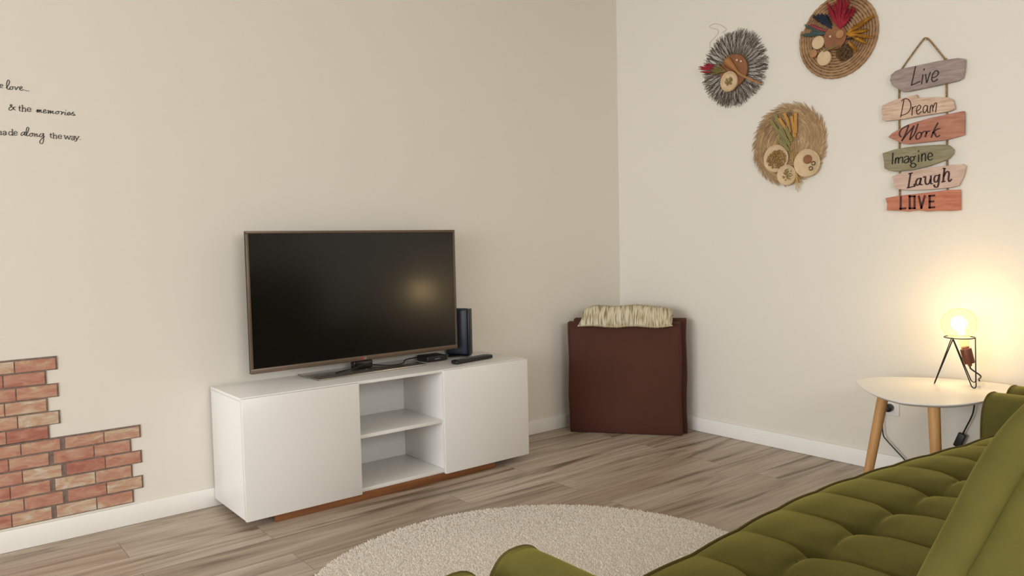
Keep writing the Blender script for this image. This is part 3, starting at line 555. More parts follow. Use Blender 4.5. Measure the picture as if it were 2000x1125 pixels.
def seat_z(x, y):
    ye = edge_y(x); d = ye - y                     # distance in from the front seam
    z = .39 + .020 * (1 - math.exp(-d / .05))
    k = (x - BX[0]) / .1925; fx = abs(k - round(k)) * .1925
    # crease running from each button to the front seam and on to the next row
    for yr, amp in ((ROWS[0], 1.0), (ROWS[1], 1.0)):
        dy = abs(y - yr)
        z -= .032 * math.exp(-(fx * fx + dy * dy) / (2 * .028 ** 2))
        z -= .013 * math.exp(-abs(dy) / .012)
    g = min(1, max(0, d - .02) / .12)
    z -= .015 * g * math.exp(-fx / .012)
    # pillowing between the creases
    z += .010 * math.cos(math.pi * (k - math.floor(k) - .5)) * (.35 + .65 * min(1, d / .08))
    e = min(1, max(0, min(x - SX0, SX1 - x)) / .04)
    return z - .012 * (1 - e) ** 2
NXs, NYs = 400, 110
P = []
for i in range(NXs + 1):
    x = SX0 + (SX1 - SX0) * i / NXs; ye = edge_y(x); row = []
    for j in range(NYs + 1):
        t = j / NYs; y = ye + (-2.84 - ye) * t
        row.append((x, y, seat_z(x, y)))
    P.append(row)
sm = MB().grid(P)
# front face bulging down from the seam, ends and back
Fp = []
for i in range(NXs + 1):
    x = SX0 + (SX1 - SX0) * i / NXs; ye = edge_y(x); z0 = P[i][0][2]; row = []
    for j in range(9):
        a = j / 8; row.append((x, ye + .016 * math.sin(math.pi * a) - .01 * a, z0 - (z0 - .285) * a))
    Fp.append(row)
sm.grid([list(reversed(r)) for r in Fp])
for i in (0, NXs):
    poly = [P[i][j] for j in range(NYs, -1, -1)] + Fp[i][1:] + [(P[i][0][0], -2.84, .285)]
    sm.add(poly, [tuple(range(len(poly)))])
bk = [P[i][NYs] for i in range(NXs + 1)]; sm.add(bk + [(p[0], p[1], .285) for p in bk], [(i, i + 1, NXs + 2 + i, NXs + 1 + i) for i in range(NXs)])
fb = [Fp[i][8] for i in range(NXs + 1)]; sm.add(fb + [(p[0], -2.84, .285) for p in fb], [(i, i + 1, NXs + 2 + i, NXs + 1 + i) for i in range(NXs)])
seat = sm.build('seat_cushion', M_green, sofa, ang=75)
MB().tube([(x, edge_y(x) + .002, P[i][0][2] + .001) for i in range(0, NXs + 1, 2) for x in [P[i][0][0]]], .0042, 8).build('piping', M_pipe, seat)
bt0 = None
for yr in ROWS:
    for x in BX:
        if x < SX0 + .05 or x > SX1 - .05: continue
        z = seat_z(x, yr)
        if bt0 is None:
            bt0 = MB().ball((x, yr, z + .001), (.010, .010, .005), 14, 8).build('button', M_green, seat); c0 = Vector((x, yr, z))
        else:
            o = bt0.copy(); COL.objects.link(o); o.parent = seat; o.location = bt0.location + Vector((x, yr, z)) - c0
MB().box((SX0 - .22, -2.84, .19), (SX1 + .30, -2.30, .282), .012, 3).build('seat_base', M_green, sofa)
# backrest: front cushion and padded rear shell, leaning back
prof = [(-2.735, .40), (-2.772, .50), (-2.811, .60), (-2.853, .70), (-2.886, .778), (-2.915, .83), (-2.945, .870)]
BL, BR = -2.412, -.60
def back_part(name, front, thick, x0, x1, bulge, capz):
    'padded slab following the leaning profile, rounded at top and ends'
    fr = smooth_path([(0, y, z) for y, z in front], 4)
    back = [Vector((0, p.y - thick, p.z - .02)) for p in fr]
    top_ = fr[-1]; tb = back[-1]
    arc = []
    for k in range(1, 8):
        a = math.pi * k / 8
        c = (top_ + tb) / 2; r = (top_ - tb) / 2
        arc.append(c + r * math.cos(a) + Vector((0, 0, 1)) * (capz * math.sin(a)))
    loop = fr + arc + list(reversed(back))
    lo = fr[0]; lb = back[0]
    for k in range(1, 4):
        a = math.pi * k / 4; c = (lo + lb) / 2; r = (lb - lo) / 2
        loop.append(c + r * math.cos(a) - Vector((0, 0, 1)) * (.012 * math.sin(a)))
    cen = sum(loop, Vector()) / len(loop)
    rad = bulge
    xs = [(x0 + rad * (1 - math.cos(math.pi / 2 * k / 6)), rad * (1 - math.sin(math.pi / 2 * k / 6))) for k in range(7)]
    xs += [(x0 + rad + (x1 - x0 - 2 * rad) * k / 24, 0) for k in range(1, 24)]
    xs += [(x1 - rad * (1 - math.cos(math.pi / 2 * (6 - k) / 6)), rad * (1 - math.sin(math.pi / 2 * (6 - k) / 6))) for k in range(7)]
    L = len(loop); nf = len(fr); na = len(arc)
    mids = [(p + q) / 2 for p, q in zip(fr, back)]
    mid = mids + [mids[-1]] * na + list(reversed(mids)) + [mids[0]] * (L - 2 * nf - na)
    mb = MB(); vs = []
    for x, ins in xs:
        for i in range(L):
            p = loop[i].lerp(mid[i], ins / (thick / 2)); vs.append((x, p.y, p.z))
    K = len(xs)
    fs = [(a * L + i, a * L + (i + 1) % L, (a + 1) * L + (i + 1) % L, (a + 1) * L + i) for a in range(K - 1) for i in range(L)]
    fs.append(tuple(range(L - 1, -1, -1))); fs.append(tuple((K - 1) * L + i for i in range(L)))
    mb.add(vs, fs)
    return mb.build(name, M_green, sofa, ang=80)
back_part('back_cushion', prof, .056, BL, BR, .026, .022)
gm = MB()
gz = [(y - .022, z) for y, z in prof[:-1]] + [(y - .070, z - .004) for y, z in reversed(prof[:-1])]
gm.prism([(BL + .019, y, z) for y, z in gz], (BR - BL - .038, 0, 0))
gm.build('back_gusset', M_green, sofa, smooth=False)
back_part('back_shell', [(y - .050, z + (.0 if z < .85 else .012)) for y, z in prof], .15, BL + .001, BR - .001, .030, .03)
# bolster arms: two pads on each end
def arm(cx, hw, name='arm_pad', y0=-2.222, y1=-2.76, zc=.392, hh=.122, p=2.5):
    mb = MB(); n = 40
    def sec(k):
        a = 2 * math.pi * k / n; c, s = math.cos(a), math.sin(a)
        return math.copysign(abs(c) ** (2 / p), c), math.copysign(abs(s) ** (2 / p), s)
    ys = [(y0, .0), (y0, .80), (y0 + .004, .90), (y0 + .004, .97), (y0 + .001, 1.0), (y0 - .008, 1.0), (y0 - .011, .975), (y0 - .016, .992), (y0 - .05, 1.0), (y0 - .08, 1.0)]
    ys += [(y0 - .08 + (y1 + .05 - y0 + .08) * k / 6, 1.0) for k in range(1, 7)] + [(y1 + .02, .985), (y1, .93), (y1 - .004, .8), (y1 - .004, 0)]
    vs = []
    for y, s in ys:
        for k in range(n):
            a, b = sec(k); vs.append((cx + hw * s * a, y, zc + hh * (1 - (1 - s) * hw / hh) * b if s > 0 else zc))
    fs = [(i * n + k, i * n + (k + 1) % n, (i + 1) * n + (k + 1) % n, (i + 1) * n + k) for i in range(len(ys) - 1) for k in range(n)]
    mb.add(vs, fs)
    ob = mb.build(name, M_green, sofa, ang=60)
    ring = []
    for k in range(n):
        a, b = sec(k); ring.append((cx + (hw - .002) * a, y0 - .001, zc + (hh - .002) * b))
    MB().tube(ring, .0045, 8, closed=True).build('piping', M_pipe, ob)
arm(-2.602, .076, y0=-2.18, zc=.384); arm(-2.750, .072, y0=-2.186, zc=.378)
arm(-.468, .092, y0=-2.230, zc=.388); arm(-.283, .086, y0=-2.236, zc=.388)
for x in (-2.30, -.80):
    for y in (-2.42, -2.76):
        MB().lathe([(.014, .001), (.022, .187)], (x, y, 0), n=16).build('leg', M_wood, sofa)

# ------------------------------------------------------------------ brick wall stickers (printed relief sheets)
def brick_mat():
    m = bpy.data.materials.new('printed_brick'); m.use_nodes = True
    nt = m.node_tree; N = nt.nodes; Lk = nt.links; b = N['Principled BSDF']
    at = N.new('ShaderNodeAttribute'); at.attribute_name = 'tone'
    r = N.new('ShaderNodeValToRGB'); r.color_ramp.interpolation = 'LINEAR'; e = r.color_ramp.elements
    e[0].position = 0; e[0].color = (*lin((166, 106, 92)), 1); e[1].position = 1; e[1].color = (*lin((208, 194, 182)), 1)
    for p, c in ((.35, (184, 132, 112)), (.6, (192, 152, 128)), (.8, (198, 172, 144))):
        q = e.new(p); q.color = (*lin(c), 1)
    tc = N.new('ShaderNodeTexCoord'); mp = N.new('ShaderNodeMapping'); mp.inputs['Scale'].default_value = (.55, 1, 1.5)
    Lk.new(tc.outputs['Object'], mp.inputs['Vector'])
    n = N.new('ShaderNodeTexNoise'); n.inputs['Scale'].default_value = 24; n.inputs['Detail'].default_value = 6; n.inputs['Roughness'].default_value = .62
    n.inputs['Distortion'].default_value = .8
    Lk.new(mp.outputs[0], n.inputs['Vector'])
    ma = N.new('ShaderNodeMath'); ma.operation = 'MULTIPLY_ADD'; ma.inputs[1].default_value = 1.9; ma.inputs[2].default_value = -.95
    Lk.new(n.outputs['Fac'], ma.inputs[0])
    ad = N.new('ShaderNodeMath'); ad.operation = 'ADD'; Lk.new(at.outputs['Fac'], ad.inputs[0]); Lk.new(ma.outputs[0], ad.inputs[1])
    Lk.new(ad.outputs[0], r.inputs[0]); Lk.new(r.outputs[0], b.inputs['Base Color'])
    b.inputs['Roughness'].default_value = .75; b.inputs['Specular IOR Level'].default_value = .2
    bp = N.new('ShaderNodeBump'); bp.inputs['Strength'].default_value = .6; bp.inputs['Distance'].default_value = .004
    Lk.new(n.outputs['Fac'], bp.inputs['Height']); Lk.new(bp.outputs[0], b.inputs['Normal'])
    return m
M_brick = brick_mat(); M_mortar = mat('mortar_print', (138, 120, 110), .8, noise=(60, (112, 92, 82), 3, (1, 1, 1)))
def brick_sheet(name, label, ztop, rows, rh, xr_odd, xr_even, xl_fn, bw, joint_fn, seed):
    """rows of printed bricks; xr_* right edge of odd/even rows; xl_fn(row) left edge"""
    rnd = random.Random(seed); mb = MB(); tones = []
    def addbox(a, b, bev, mi, tone):
        k = len(mb.f); mb.cur = mi; mb.box(a, b, bev, 1); tones.extend([tone] * (len(mb.f) - k))
    for r in range(rows):
        z1 = ztop - r * rh; z0 = z1 - rh
        xr = xr_odd if r % 2 == 0 else xr_even; xl = xl_fn(r)
        addbox((xl, -.0024, z0), (xr, -.0006, z1), 0, 1, .5)
        js = joint_fn(r); cuts = [xr - .006] + js + [xl]
        for k in range(len(cuts) - 1):
            b1 = cuts[k] - (.0018 if k else 0); b0 = cuts[k + 1] + .0018
            b0 = max(b0, xl + .001)
            if b1 - b0 < .012: continue
            t = rnd.choice([.18, .3, .38, .45, .5, .55, .62, .7, .8])
            addbox((b0 + (.009 if k == len(cuts) - 2 and xl > -3.2 else 0), -.0046, z0 + .003), (b1, -.0025, z1 - .0035 - (.0035 if r == 0 else 0)), .0012, 0, t)
    mb.cur = 0
    # no merging of doubles here: keep face order for the tone attribute
    me = bpy.data.meshes.new(name); c = Vector((mb.v[0][0], 0, ztop - rows * rh))
    me.from_pydata([(Vector(v) - c)[:] for v in mb.v], [], mb.f)
    me.materials.append(M_brick); me.materials.append(M_mortar)
    me.polygons.foreach_set('material_index', mb.mi)
    at = me.attributes.new('tone', 'FLOAT', 'FACE'); at.data.foreach_set('value', tones)
    o = bpy.data.objects.new(name, me); COL.objects.link(o); o.location = c
    return tag(o, label, 'wall sticker', 'printed brick wall stickers')
RH = .0508
brick_sheet('brick_sticker', 'upper brick-print wall sticker with stepped right edge, highest of the three on the left wall', .6945, 6, RH, -3.029, -3.066, lambda r: -3.66,
            .132, lambda r: [(-3.164 if r % 2 == 0 else -3.201) - .1345 * k for k in range(4)], 3)
brick_sheet('brick_sticker', 'brick-print wall sticker directly below the upper stepped one, just above the skirting', .391, 6, .0508, -3.029, -3.0685, lambda r: -3.66,
            .132, lambda r: [(-3.159 if r % 2 == 0 else -3.199) - .1345 * k for k in range(4)], 5)
brick_sheet('brick_sticker', 'low brick-print wall sticker with stepped right edge nearest the white cabinet', .391, 6, .0508, -2.7555, -2.792, lambda r: -3.0285 if r % 2 == 0 else -3.068,
            .132, lambda r: [(-2.887 if r % 2 == 0 else -2.9235)], 9)

# ------------------------------------------------------------------ wall quote (thin black vinyl lettering)
M_vinyl = mat('black_vinyl', (40, 37, 34), .6)
qt = thing('wall_quote', (-3.3, 0, 1.5), 'black vinyl lettering about love and memories on the cream wall', 'wall lettering')
for line in QUOTE:
    mb = MB()
    for s in line: ribbon(mb, [(x, -.0004, z) for x, z in s], .0022, .0006, (0, -1, 0), .35)
    mb.build('lettering', M_vinyl, qt)

# ------------------------------------------------------------------ hanging wooden word sign
def plank(name, c1, c2):
    m = mat(name, c1, .75, spec=.25)
    nt = m.node_tree; b = nt.nodes['Principled BSDF']
    tc = nt.nodes.new('ShaderNodeTexCoord'); mp = nt.nodes.new('ShaderNodeMapping'); mp.inputs['Scale'].default_value = (1, 4, 26)
    mp.inputs['Rotation'].default_value = (math.radians(6), 0, 0)
    nt.links.new(tc.outputs['Object'], mp.inputs['Vector'])
    n = nt.nodes.new('ShaderNodeTexNoise'); n.inputs['Scale'].default_value = 3.2; n.inputs['Detail'].default_value = 6; n.inputs['Distortion'].default_value = .5
    nt.links.new(mp.outputs[0], n.inputs['Vector'])
    r = nt.nodes.new('ShaderNodeValToRGB'); e = r.color_ramp.elements
    e[0].position = .32; e[0].color = (*lin(c2), 1); e[1].position = .66; e[1].color = (*lin(c1), 1)
    nt.links.new(n.outputs['Fac'], r.inputs[0]); nt.links.new(r.outputs[0], b.inputs['Base Color'])
    return m
PAL = {'Live': ((170, 152, 144), (140, 122, 118)), 'Dream': ((220, 194, 172), (190, 156, 132)), 'Work': ((188, 134, 112), (166, 108, 88)),
       'Imagine': ((152, 146, 116), (130, 120, 92)), 'Laugh': ((214, 188, 172), (190, 160, 142)), 'LOVE': ((200, 132, 106), (176, 106, 82))}
INK = {'Live': (44, 34, 30), 'Dream': (64, 38, 30), 'Work': (66, 36, 36), 'Imagine': (34, 30, 24), 'Laugh': (62, 36, 34), 'LOVE': (70, 30, 24)}
DESC = {'Live': 'grey-brown board reading Live', 'Dream': 'pale pink board reading Dream', 'Work': 'red-brown arrow board reading Work',
        'Imagine': 'olive green board reading Imagine', 'Laugh': 'pale rose board reading Laugh', 'LOVE': 'brick red board reading LOVE'}
sg = thing('hanging_sign', (0, -1.78, 1.2), 'hanging sign of six weathered wooden boards with inspirational words on rope', 'sign')
for nm, ol, strokes, w in BOARDS:
    if nm in ('Live', 'Imagine', 'Work'):
        pass
    bd = MB().prism([(-.0125, y, z) for y, z in ol], (-.0085, 0, 0), .0012).build('board', plank('board_' + nm.lower(), *PAL[nm]), sg, ang=35)
    bd['label'] = DESC[nm]
    mb = MB()
    for s in strokes: ribbon(mb, [(-.0212, y, z) for y, z in s] if nm != 'LOVE' else [(-.0212, y, z) for y, z in s], w * 1.45, .0005, (-1, 0, 0), .55 if nm in ('Work', 'Imagine', 'Laugh') else .1)
    mb.build('lettering', mat('paint_' + nm.lower(), INK[nm], .7), bd)
M_rope = mat('jute_rope', (172, 144, 106), .9, spec=.1, noise=(160, (120, 92, 58), 2, (1, 1, 1)), bump=(300, .8, .002))
rp = MB().tube([(-.0085, p.y, p.z) for p in smooth_path([(0, y, z) for y, z in ROPE_PTS], 5)], .0036, 8)
rp.ball((-.0085, *ROPE_PTS[-1]), .0065, 10, 6)
for seg_ in ROPE_VERT: rp.tube([(-.0075, *seg_[0]), (-.0075, *seg_[1])], .0042, 8)
rp.build('rope', M_rope, sg)
MB().lathe([(.002, 0), (.002, .012), (.0035, .0122), (.0035, .014)], (0, ROPE_PTS[3][0], ROPE_PTS[3][1] - .006), (-1, 0, 0), 10).build('nail', M_chrome, sg)

# ------------------------------------------------------------------ dried-plant plates on the right wall
def disc_prof(r, t, rim=.0):
    if rim: return [(r * .97, 0), (r, .003), (r, t), (r - .003, t + .002), (r - .006, t), (r - .010, t - rim), (.001, t - rim)]
    return [(r * .97, 0), (r, .002), (r, t - .002), (r - .002, t), (.001, t)]
def wall_disc(name, m, parent, spec, x0, t, rim=0.0, label=None):
    (y, z), ry, rz = spec; r = (ry + rz) / 2
    o = MB().lathe(disc_prof(r, t, rim), (x0, y, z), (-1, 0, 0), 40).build(name, m, parent)
    if label: o['label'] = label
    return o
M_cream = mat('pale_wood', (218, 192, 154), .7, noise=(30, (204, 176, 136), 3, (1, 1, 1)))
M_tan = mat('tan_wood', (178, 132, 88), .7, noise=(30, (164, 118, 76), 3, (1, 1, 1)))
M_leafb = mat('brown_pod', (150, 98, 62), .6, noise=(24, (128, 80, 50), 4, (1, 1, 1)))
M_seed = mat('pale_seed', (224, 206, 172), .5)
M_moss = mat('brown_moss', (166, 130, 80), .95, noise=(60, (134, 102, 60), 3, (1, 1, 1)))
M_dseed = mat('olive_seed', (140, 122, 66), .8)
def clump(mb, c, ry, rz, n, x0, h, rnd, r0=.0035):
    for _ in range(n):
        a = rnd.random() * 6.28; q = math.sqrt(rnd.random())
        y = c[0] + ry * q * math.cos(a); z = c[1] + rz * q * math.sin(a)
        mb.ball((x0 - h * rnd.random() * (1 - q * q * .8), y, z), (r0 * (.7 + .6 * rnd.random()), r0 * (.7 + .8 * rnd.random()), r0 * (.7 + .8 * rnd.random())), 6, 4)
def plume(name, m, parent, p0, p1, r, x0, rnd, fuzz=70):
    """a dyed dried grass head: thin stem with a thick bristly spike"""
    mb = MB(); A = Vector((x0, *p0)); B = Vector((x0 - .006, *p1)); d = B - A; L = d.length; d.normalize()
    s = d.cross(Vector((1, 0, 0))).normalized(); cv = (rnd.random() - .5) * .06 * L
    def at(t): return A + d * L * t + s * cv * math.sin(math.pi * t) - Vector((.006, 0, 0)) * math.sin(math.pi * t)
    pts = [at(k / 12) for k in range(13)]
    mb.tube(pts, [r * (.35 + .65 * min(1, k / 5)) * (1 if k < 10 else (1 - (k - 9) * .27)) for k in range(13)], 7)
    for _ in range(fuzz):
        t = .3 + .7 * rnd.random(); q = at(t); a = rnd.random() * 6.28
        o = s * math.cos(a) + Vector((-1, 0, 0)) * abs(math.sin(a))
        w = r * (1.0 if t < .85 else .6)
        e = q + o * w * 1.7 + d * w * 2.4
        b = q + o * w * .6
        k = d.cross(o).normalized() * w * .28
        mb.add([b + k, b - k, e], [(0, 1, 2)])
    return mb.build(name, m, parent, ang=180)
def ear(name, mats, parent, pts, x0, rnd, stem_r=.0011):
    """a wheat ear: stem, paired grains and awns"""
    P = smooth_path([(x0 - .004 * i, y, z) for i, (y, z) in enumerate(pts)], 8); mb = MB()
    mb.tube(P, stem_r, 5)
    n = len(P); st = int(n * .52); tip = P[-1]; mb.cur = 1
    L = sum((P[i + 1] - P[i]).length for i in range(st, n - 1)); k = max(6, int(L / .0055))
    for i in range(k):
        t = st + (n - 1 - st) * i / (k - 1); a = int(min(t, n - 2)); q = P[a].lerp(P[a + 1], min(1, t - a))
        d = (P[a + 1] - P[a]).normalized(); s = d.cross(Vector((1, 0, 0))).normalized()
        for sg_ in (-1, 1, 0):
            w = s * sg_ * .0044 + Vector((-.0024 if sg_ else -.0052, 0, 0))
            R3 = (d + w.normalized() * .35).to_track_quat('Z', 'Y').to_matrix()
            mb.ball(q + w, (.0029, .0029, .0058), 6, 5, M=R3)
            if rnd.random() < .5:
                e = q + w + d * .022 + w.normalized() * .008; kx = s * .0003
                mb.add([q + w + kx, q + w - kx, e], [(0, 1, 2)])
    return mb.build(name, mats, parent, ang=180)
# --- dark fringed one
M_twig = mat('dark_twig', (108, 92, 78), .9, noise=(40, (78, 64, 54), 2, (1, 1, 1)))
bw = thing('dried_plant_plate', (0, *BLACKP['fringe'][0]), 'round wall decoration of dark radiating twigs with a brown disc and red tuft', 'wall decoration', 'dried plant plates on the right wall')
rnd = random.Random(11); mb = MB(); cy, cz = BLACKP['fringe'][0]
RT = .2
for k in range(230):
    a = 2 * math.pi * (k + .7 * rnd.random()) / 230; wob = (rnd.random() - .5) * .12
    r_end = RT * (.93 + .1 * rnd.random()); x0 = -.004 - .012 * rnd.random()
    p = []
    for i in range(7):
        t = i / 6; r = .055 + (r_end - .055) * t; b = a + wob * t * t + .03 * math.sin(7 * t + k)
        p.append((x0 - .003 * math.sin(3 * t), cy + r * math.cos(b), cz + r * math.sin(b)))
    mb.tube(p, [.00105] * 7, 5)
    if rnd.random() < .8:
        i0 = 3 + int(2 * rnd.random()); q0 = Vector(p[i0]); b = a + wob + (.09 if rnd.random() < .5 else -.09); r = r_end * (.92 + .08 * rnd.random())
        mb.tube([q0, q0.lerp(Vector((x0, cy + r * math.cos(b), cz + r * math.sin(b))), .5), (x0, cy + r * math.cos(b), cz + r * math.sin(b))], .001, 5)
mb.lathe([(.075, .0), (.075, .012), (.001, .014)], (-.001, cy, cz), (-1, 0, 0), 32)
mb.build('twig_fringe', M_twig, bw)
(dy, dz), ry, rz = BLACKP['disc']
wall_disc('pod_disc', M_leafb, bw, ((dy, dz), .080, .088), -.012, .012)
c0_ = BLACKP['cone']
mb = MB(); tipc = Vector((-.027, *c0_[4]))
A = Vector((-.034, *c0_[0])); Bq = Vector((-.029, *c0_[1])); R_ = []
for i in range(9):
    t = i / 8; row = []
    for j in range(9):
        u = j / 8; e = A.lerp(Bq, u) + Vector((-.016 * math.sin(math.pi * u), 0, 0)) + (A.lerp(Bq, .5) - tipc).normalized() * .012 * math.sin(math.pi * u)
        row.append(e.lerp(tipc + Vector((-.004 * math.sin(math.pi * u), 0, 0)) + (Bq - A).normalized() * .006 * (u - .5), t))
    R_.append(row)
mb.grid(R_)
o = mb.build('dried_leaf', mat('dry_leaf', (170, 116, 66), .55, noise=(20, (146, 96, 52), 4, (1, 1, 1))), bw, ang=180)
md = o.modifiers.new('thickness', 'SOLIDIFY'); md.thickness = .0015
MB().tube(smooth_path([(-.036, y, z) for y, z in BLACKP['stem']], 6), .0035, 8).tube(smooth_path([(-.034, y, z + .006) for y, z in BLACKP['stem'][1:]], 6), .0022, 8).build('stem', M_tan, bw)
bo = wall_disc('seed_bowl', M_cream, bw, BLACKP['bowl'], -.025, .016, .006)
mb = MB(); clump(mb, BLACKP['bowl'][0], .024, .024, 60, -.036, .006, rnd, .003); mb.build('seeds', M_dseed, bo)
M_red = mat('red_plume', (168, 34, 52), .8, noise=(50, (138, 24, 42), 2, (1, 1, 1)))
M_olive = mat('olive_plume', (134, 118, 62), .8, noise=(50, (104, 92, 48), 2, (1, 1, 1)))
T = BLACKP['tuft']
for q in T[1:6]: plume('red_plume', M_red, bw, Vector(T[0]).lerp(Vector(q), .45).to_tuple(), q, .0045, -.032, rnd, 40)
for q in T[6:9]: plume('green_plume', M_olive, bw, T[0], q, .004, -.030, rnd, 40)
for q in T[2:6]: plume('green_plume', M_olive, bw, T[0], Vector(T[0]).lerp(Vector(q), .6).to_tuple(), .0038, -.033, rnd, 40)
for b in BLACKP['balls']: MB().ball((-.027, *b), .0055, 12, 8).build('seed_bead', M_seed, bw)
MB().tube(smooth_path([(-.003, y, z) for y, z in BLACKP['string']], 6), .0009, 5).build('hanging_string', mat('jute_string', (196, 172, 132), .9), bw)

# --- coiled rope one
M_coil = mat('coil_rope', (178, 144, 108), .9, spec=.1, noise=(30, (146, 112, 82), 4, (1, 1, 1)))
ry_, rz_ = -1.4085, 2.003
rp_ = thing('dried_plant_plate', (0, ry_, rz_), 'round coiled rope wall decoration with red, blue and yellow dyed plumes', 'wall decoration', 'dried plant plates on the right wall')
mb = MB(); pitch = .0132; Rmax = .1855; turns = Rmax / pitch; n = int(turns * 150); ns = 10
vs = []; fs = []
for i in range(n + 1):
    th = 2 * math.pi * turns * i / n; r = .004 + pitch * th / (2 * math.pi)
    arc = pitch * th * th / (4 * math.pi)
    er = Vector((0, math.cos(th), math.sin(th))); ex = Vector((-1, 0, 0)); c = Vector((-.0095, ry_, rz_)) + er * r
    for j in range(ns):
        a = 2 * math.pi * j / ns; q = .0064 * (1 + .20 * math.cos(3 * a - arc / .0052))
        vs.append(c + er * q * math.cos(a) + ex * q * math.sin(a))
for i in range(n):
    for j in range(ns): fs.append((i * ns + j, i * ns + (j + 1) % ns, (i + 1) * ns + (j + 1) % ns, (i + 1) * ns + j))
fs += [tuple(range(ns)), tuple(n * ns + j for j in range(ns))]
mb.add(vs, fs).build('coiled_rope', M_coil, rp_, ang=180)
(dy, dz), a_, b_ = ROPEP['disc']
wall_disc('pod_disc', M_leafb, rp_, ((dy, dz), .056, .056), -.019, .010)
for k, c in enumerate(ROPEP['c']):
    wall_disc('wood_slice', (M_cream, M_tan, M_tan, M_cream)[k] if k != 0 else M_cream, rp_, c, (-.019, -.0295, -.019, -.019)[k], (.014, .008, .012, .016)[k])
mb = MB(); clump(mb, ROPEP['moss'][0], .038, .036, 150, -.018, .014, rnd, .0055); mb.build('moss_tuft', mat('dark_moss', (104, 76, 46), .95, noise=(70, (78, 56, 34), 2, (1, 1, 1))), rp_)
MB().ball((-.032, *ROPEP['ball']), .0055, 12, 8).build('seed_bead', M_seed, rp_)
MB().tube(smooth_path([(-.034, y, z) for y, z in ROPEP['leaf']], 6), [.002 + .004 * math.sin(math.pi * k / 18) for k in range(19)], 8).build('dried_leaf', M_olive, rp_)
M_blue_p = mat('blue_plume', (34, 50, 66), .8, noise=(50, (24, 36, 50), 2, (1, 1, 1)))
M_teal_p = mat('teal_plume', (70, 92, 88), .8); M_pink_p = mat('pink_plume', (156, 62, 70), .8)
M_yel = mat('yellow_plume', (196, 142, 40), .8, noise=(50, (168, 112, 28), 2, (1, 1, 1))); M_darkp = mat('dark_plume', (58, 44, 34), .8)
for key, m, nm in (('red', M_red, 'red_plume'), ('blue', M_blue_p, 'blue_plume'), ('teal', M_teal_p, 'teal_plume'), ('pink', M_pink_p, 'pink_plume'), ('yellow', M_yel, 'yellow_plume'), ('dark', M_darkp, 'dark_plume')):
    for p0, p1 in ROPEP[key]: plume(nm, m, rp_, p0, p1, .0074 if key in ('red', 'yellow', 'blue') else .006, -.026, rnd, 110)

# --- straw one
M_straw = mat('woven_straw', (204, 174, 134), .85, spec=.2, noise=(26, (176, 144, 106), 4, (1, 1, 1)))
M_strawl = mat('loose_straw', (206, 174, 132), .8, noise=(14, (172, 138, 100), 3, (1, 1, 1)))
sy, sz_ = -1.1535, 1.536
stp = thing('dried_plant_plate', (0, sy, sz_), 'round fringed straw wall decoration with wheat ears and three wood slices', 'wall decoration', 'dried plant plates on the right wall')
mb = MB(); R0 = .183
prof_ = [(R0, .001), (R0 + .003, .008)]
for k in range(40):
    r = R0 * (1 - k / 40); prof_.append((r, .012 + .0016 * (k % 2) + .004 * (1 - (r / R0) ** 2)))
mb.lathe(prof_ + [(.001, .0165)], (0, sy, sz_), (-1, 0, 0), 90).build('woven_disc', M_straw, stp, ang=20)
mb = MB()
for k in range(620):                                 # straws laid round the disc
    r = R0 * math.sqrt(.03 + .97 * rnd.random()); a = rnd.random() * 6.28; L = .02 + .05 * rnd.random(); da = L / r
    if da > 1.2: da = 1.2
    x0 = -.0155 - .003 * rnd.random() - .003 * (1 - (r / R0) ** 2)
    mb.tube([(x0 + (.002 if i in (0, 4) else 0), sy + (r + .006 * (i / 4)) * math.cos(a - da * i / 4), sz_ + (r + .006 * i / 4) * math.sin(a - da * i / 4)) for i in range(5)], .0009, 4)
for k in range(150):                                 # frayed rim
    a = 2 * math.pi * k / 150 + rnd.random() * .02; L = .026 + .024 * rnd.random(); sw = .34 + .2 * rnd.random()
    x0 = -.004 - .012 * rnd.random(); pts = []
    for i in range(5):
        t = i / 4; r = R0 - .008 + L * t * .75; b = a - sw * t * .55
        pts.append((x0, sy + r * math.cos(b), sz_ + r * math.sin(b)))
    mb.tube(pts, [.0026, .0026, .0024, .0018, .0006], 5)
mb.build('straw_fringe', M_strawl, stp, ang=180)
slabs = [wall_disc('wood_slice', M_cream, stp, c, -.018, (.015, .017, .014)[k], .003) for k, c in enumerate(STRAWP['c'])]
mb = MB(); c = STRAWP['c'][0]; clump(mb, (c[0][0] - .006, c[0][1] - .004), .052, .044, 260, -.032, .007, rnd, .0038); mb.build('moss', M_moss, slabs[0])
mb = MB(); c = STRAWP['c'][1]; clump(mb, (c[0][0] - .008, c[0][1]), .026, .028, 46, -.034, .004, rnd, .003); mb.build('seeds', M_dseed, slabs[1])
wall_disc('pod_disc', M_leafb, slabs[2], STRAWP['small'], -.030, .008)
M_ring = mat('brown_curl', (96, 66, 42), .6)
for y, z in STRAWP['rings']:
    MB().tube([(-.034, y + .009 * math.cos(k * .42), z + .009 * math.sin(k * .42)) for k in range(15)], .0022, 6).build('curl', M_ring, stp)
M_wheat = mat('wheat_stem', (192, 160, 100), .8); M_grain_y = mat('golden_grain', (206, 154, 80), .8); M_grain_g = mat('green_grain', (150, 142, 92), .8); M_grain_d = mat('dark_grain', (120, 98, 70), .8)
for k, e in enumerate(STRAWP['ears']):
    ear('wheat_ear', [M_wheat, (M_grain_g, M_grain_g, M_grain_y, M_grain_y, M_grain_d, M_grain_y, M_grain_y)[k]], stp, e, -.024, rnd)
for e in STRAWP['short']: ear('wheat_ear', [M_wheat, M_grain_g], stp, e, -.028, rnd)
for e in STRAWP['tail']: MB().tube([(-.028, *e[0]), (-.024, *e[1])], .0018, 6).build('stalk', M_wheat, stp)
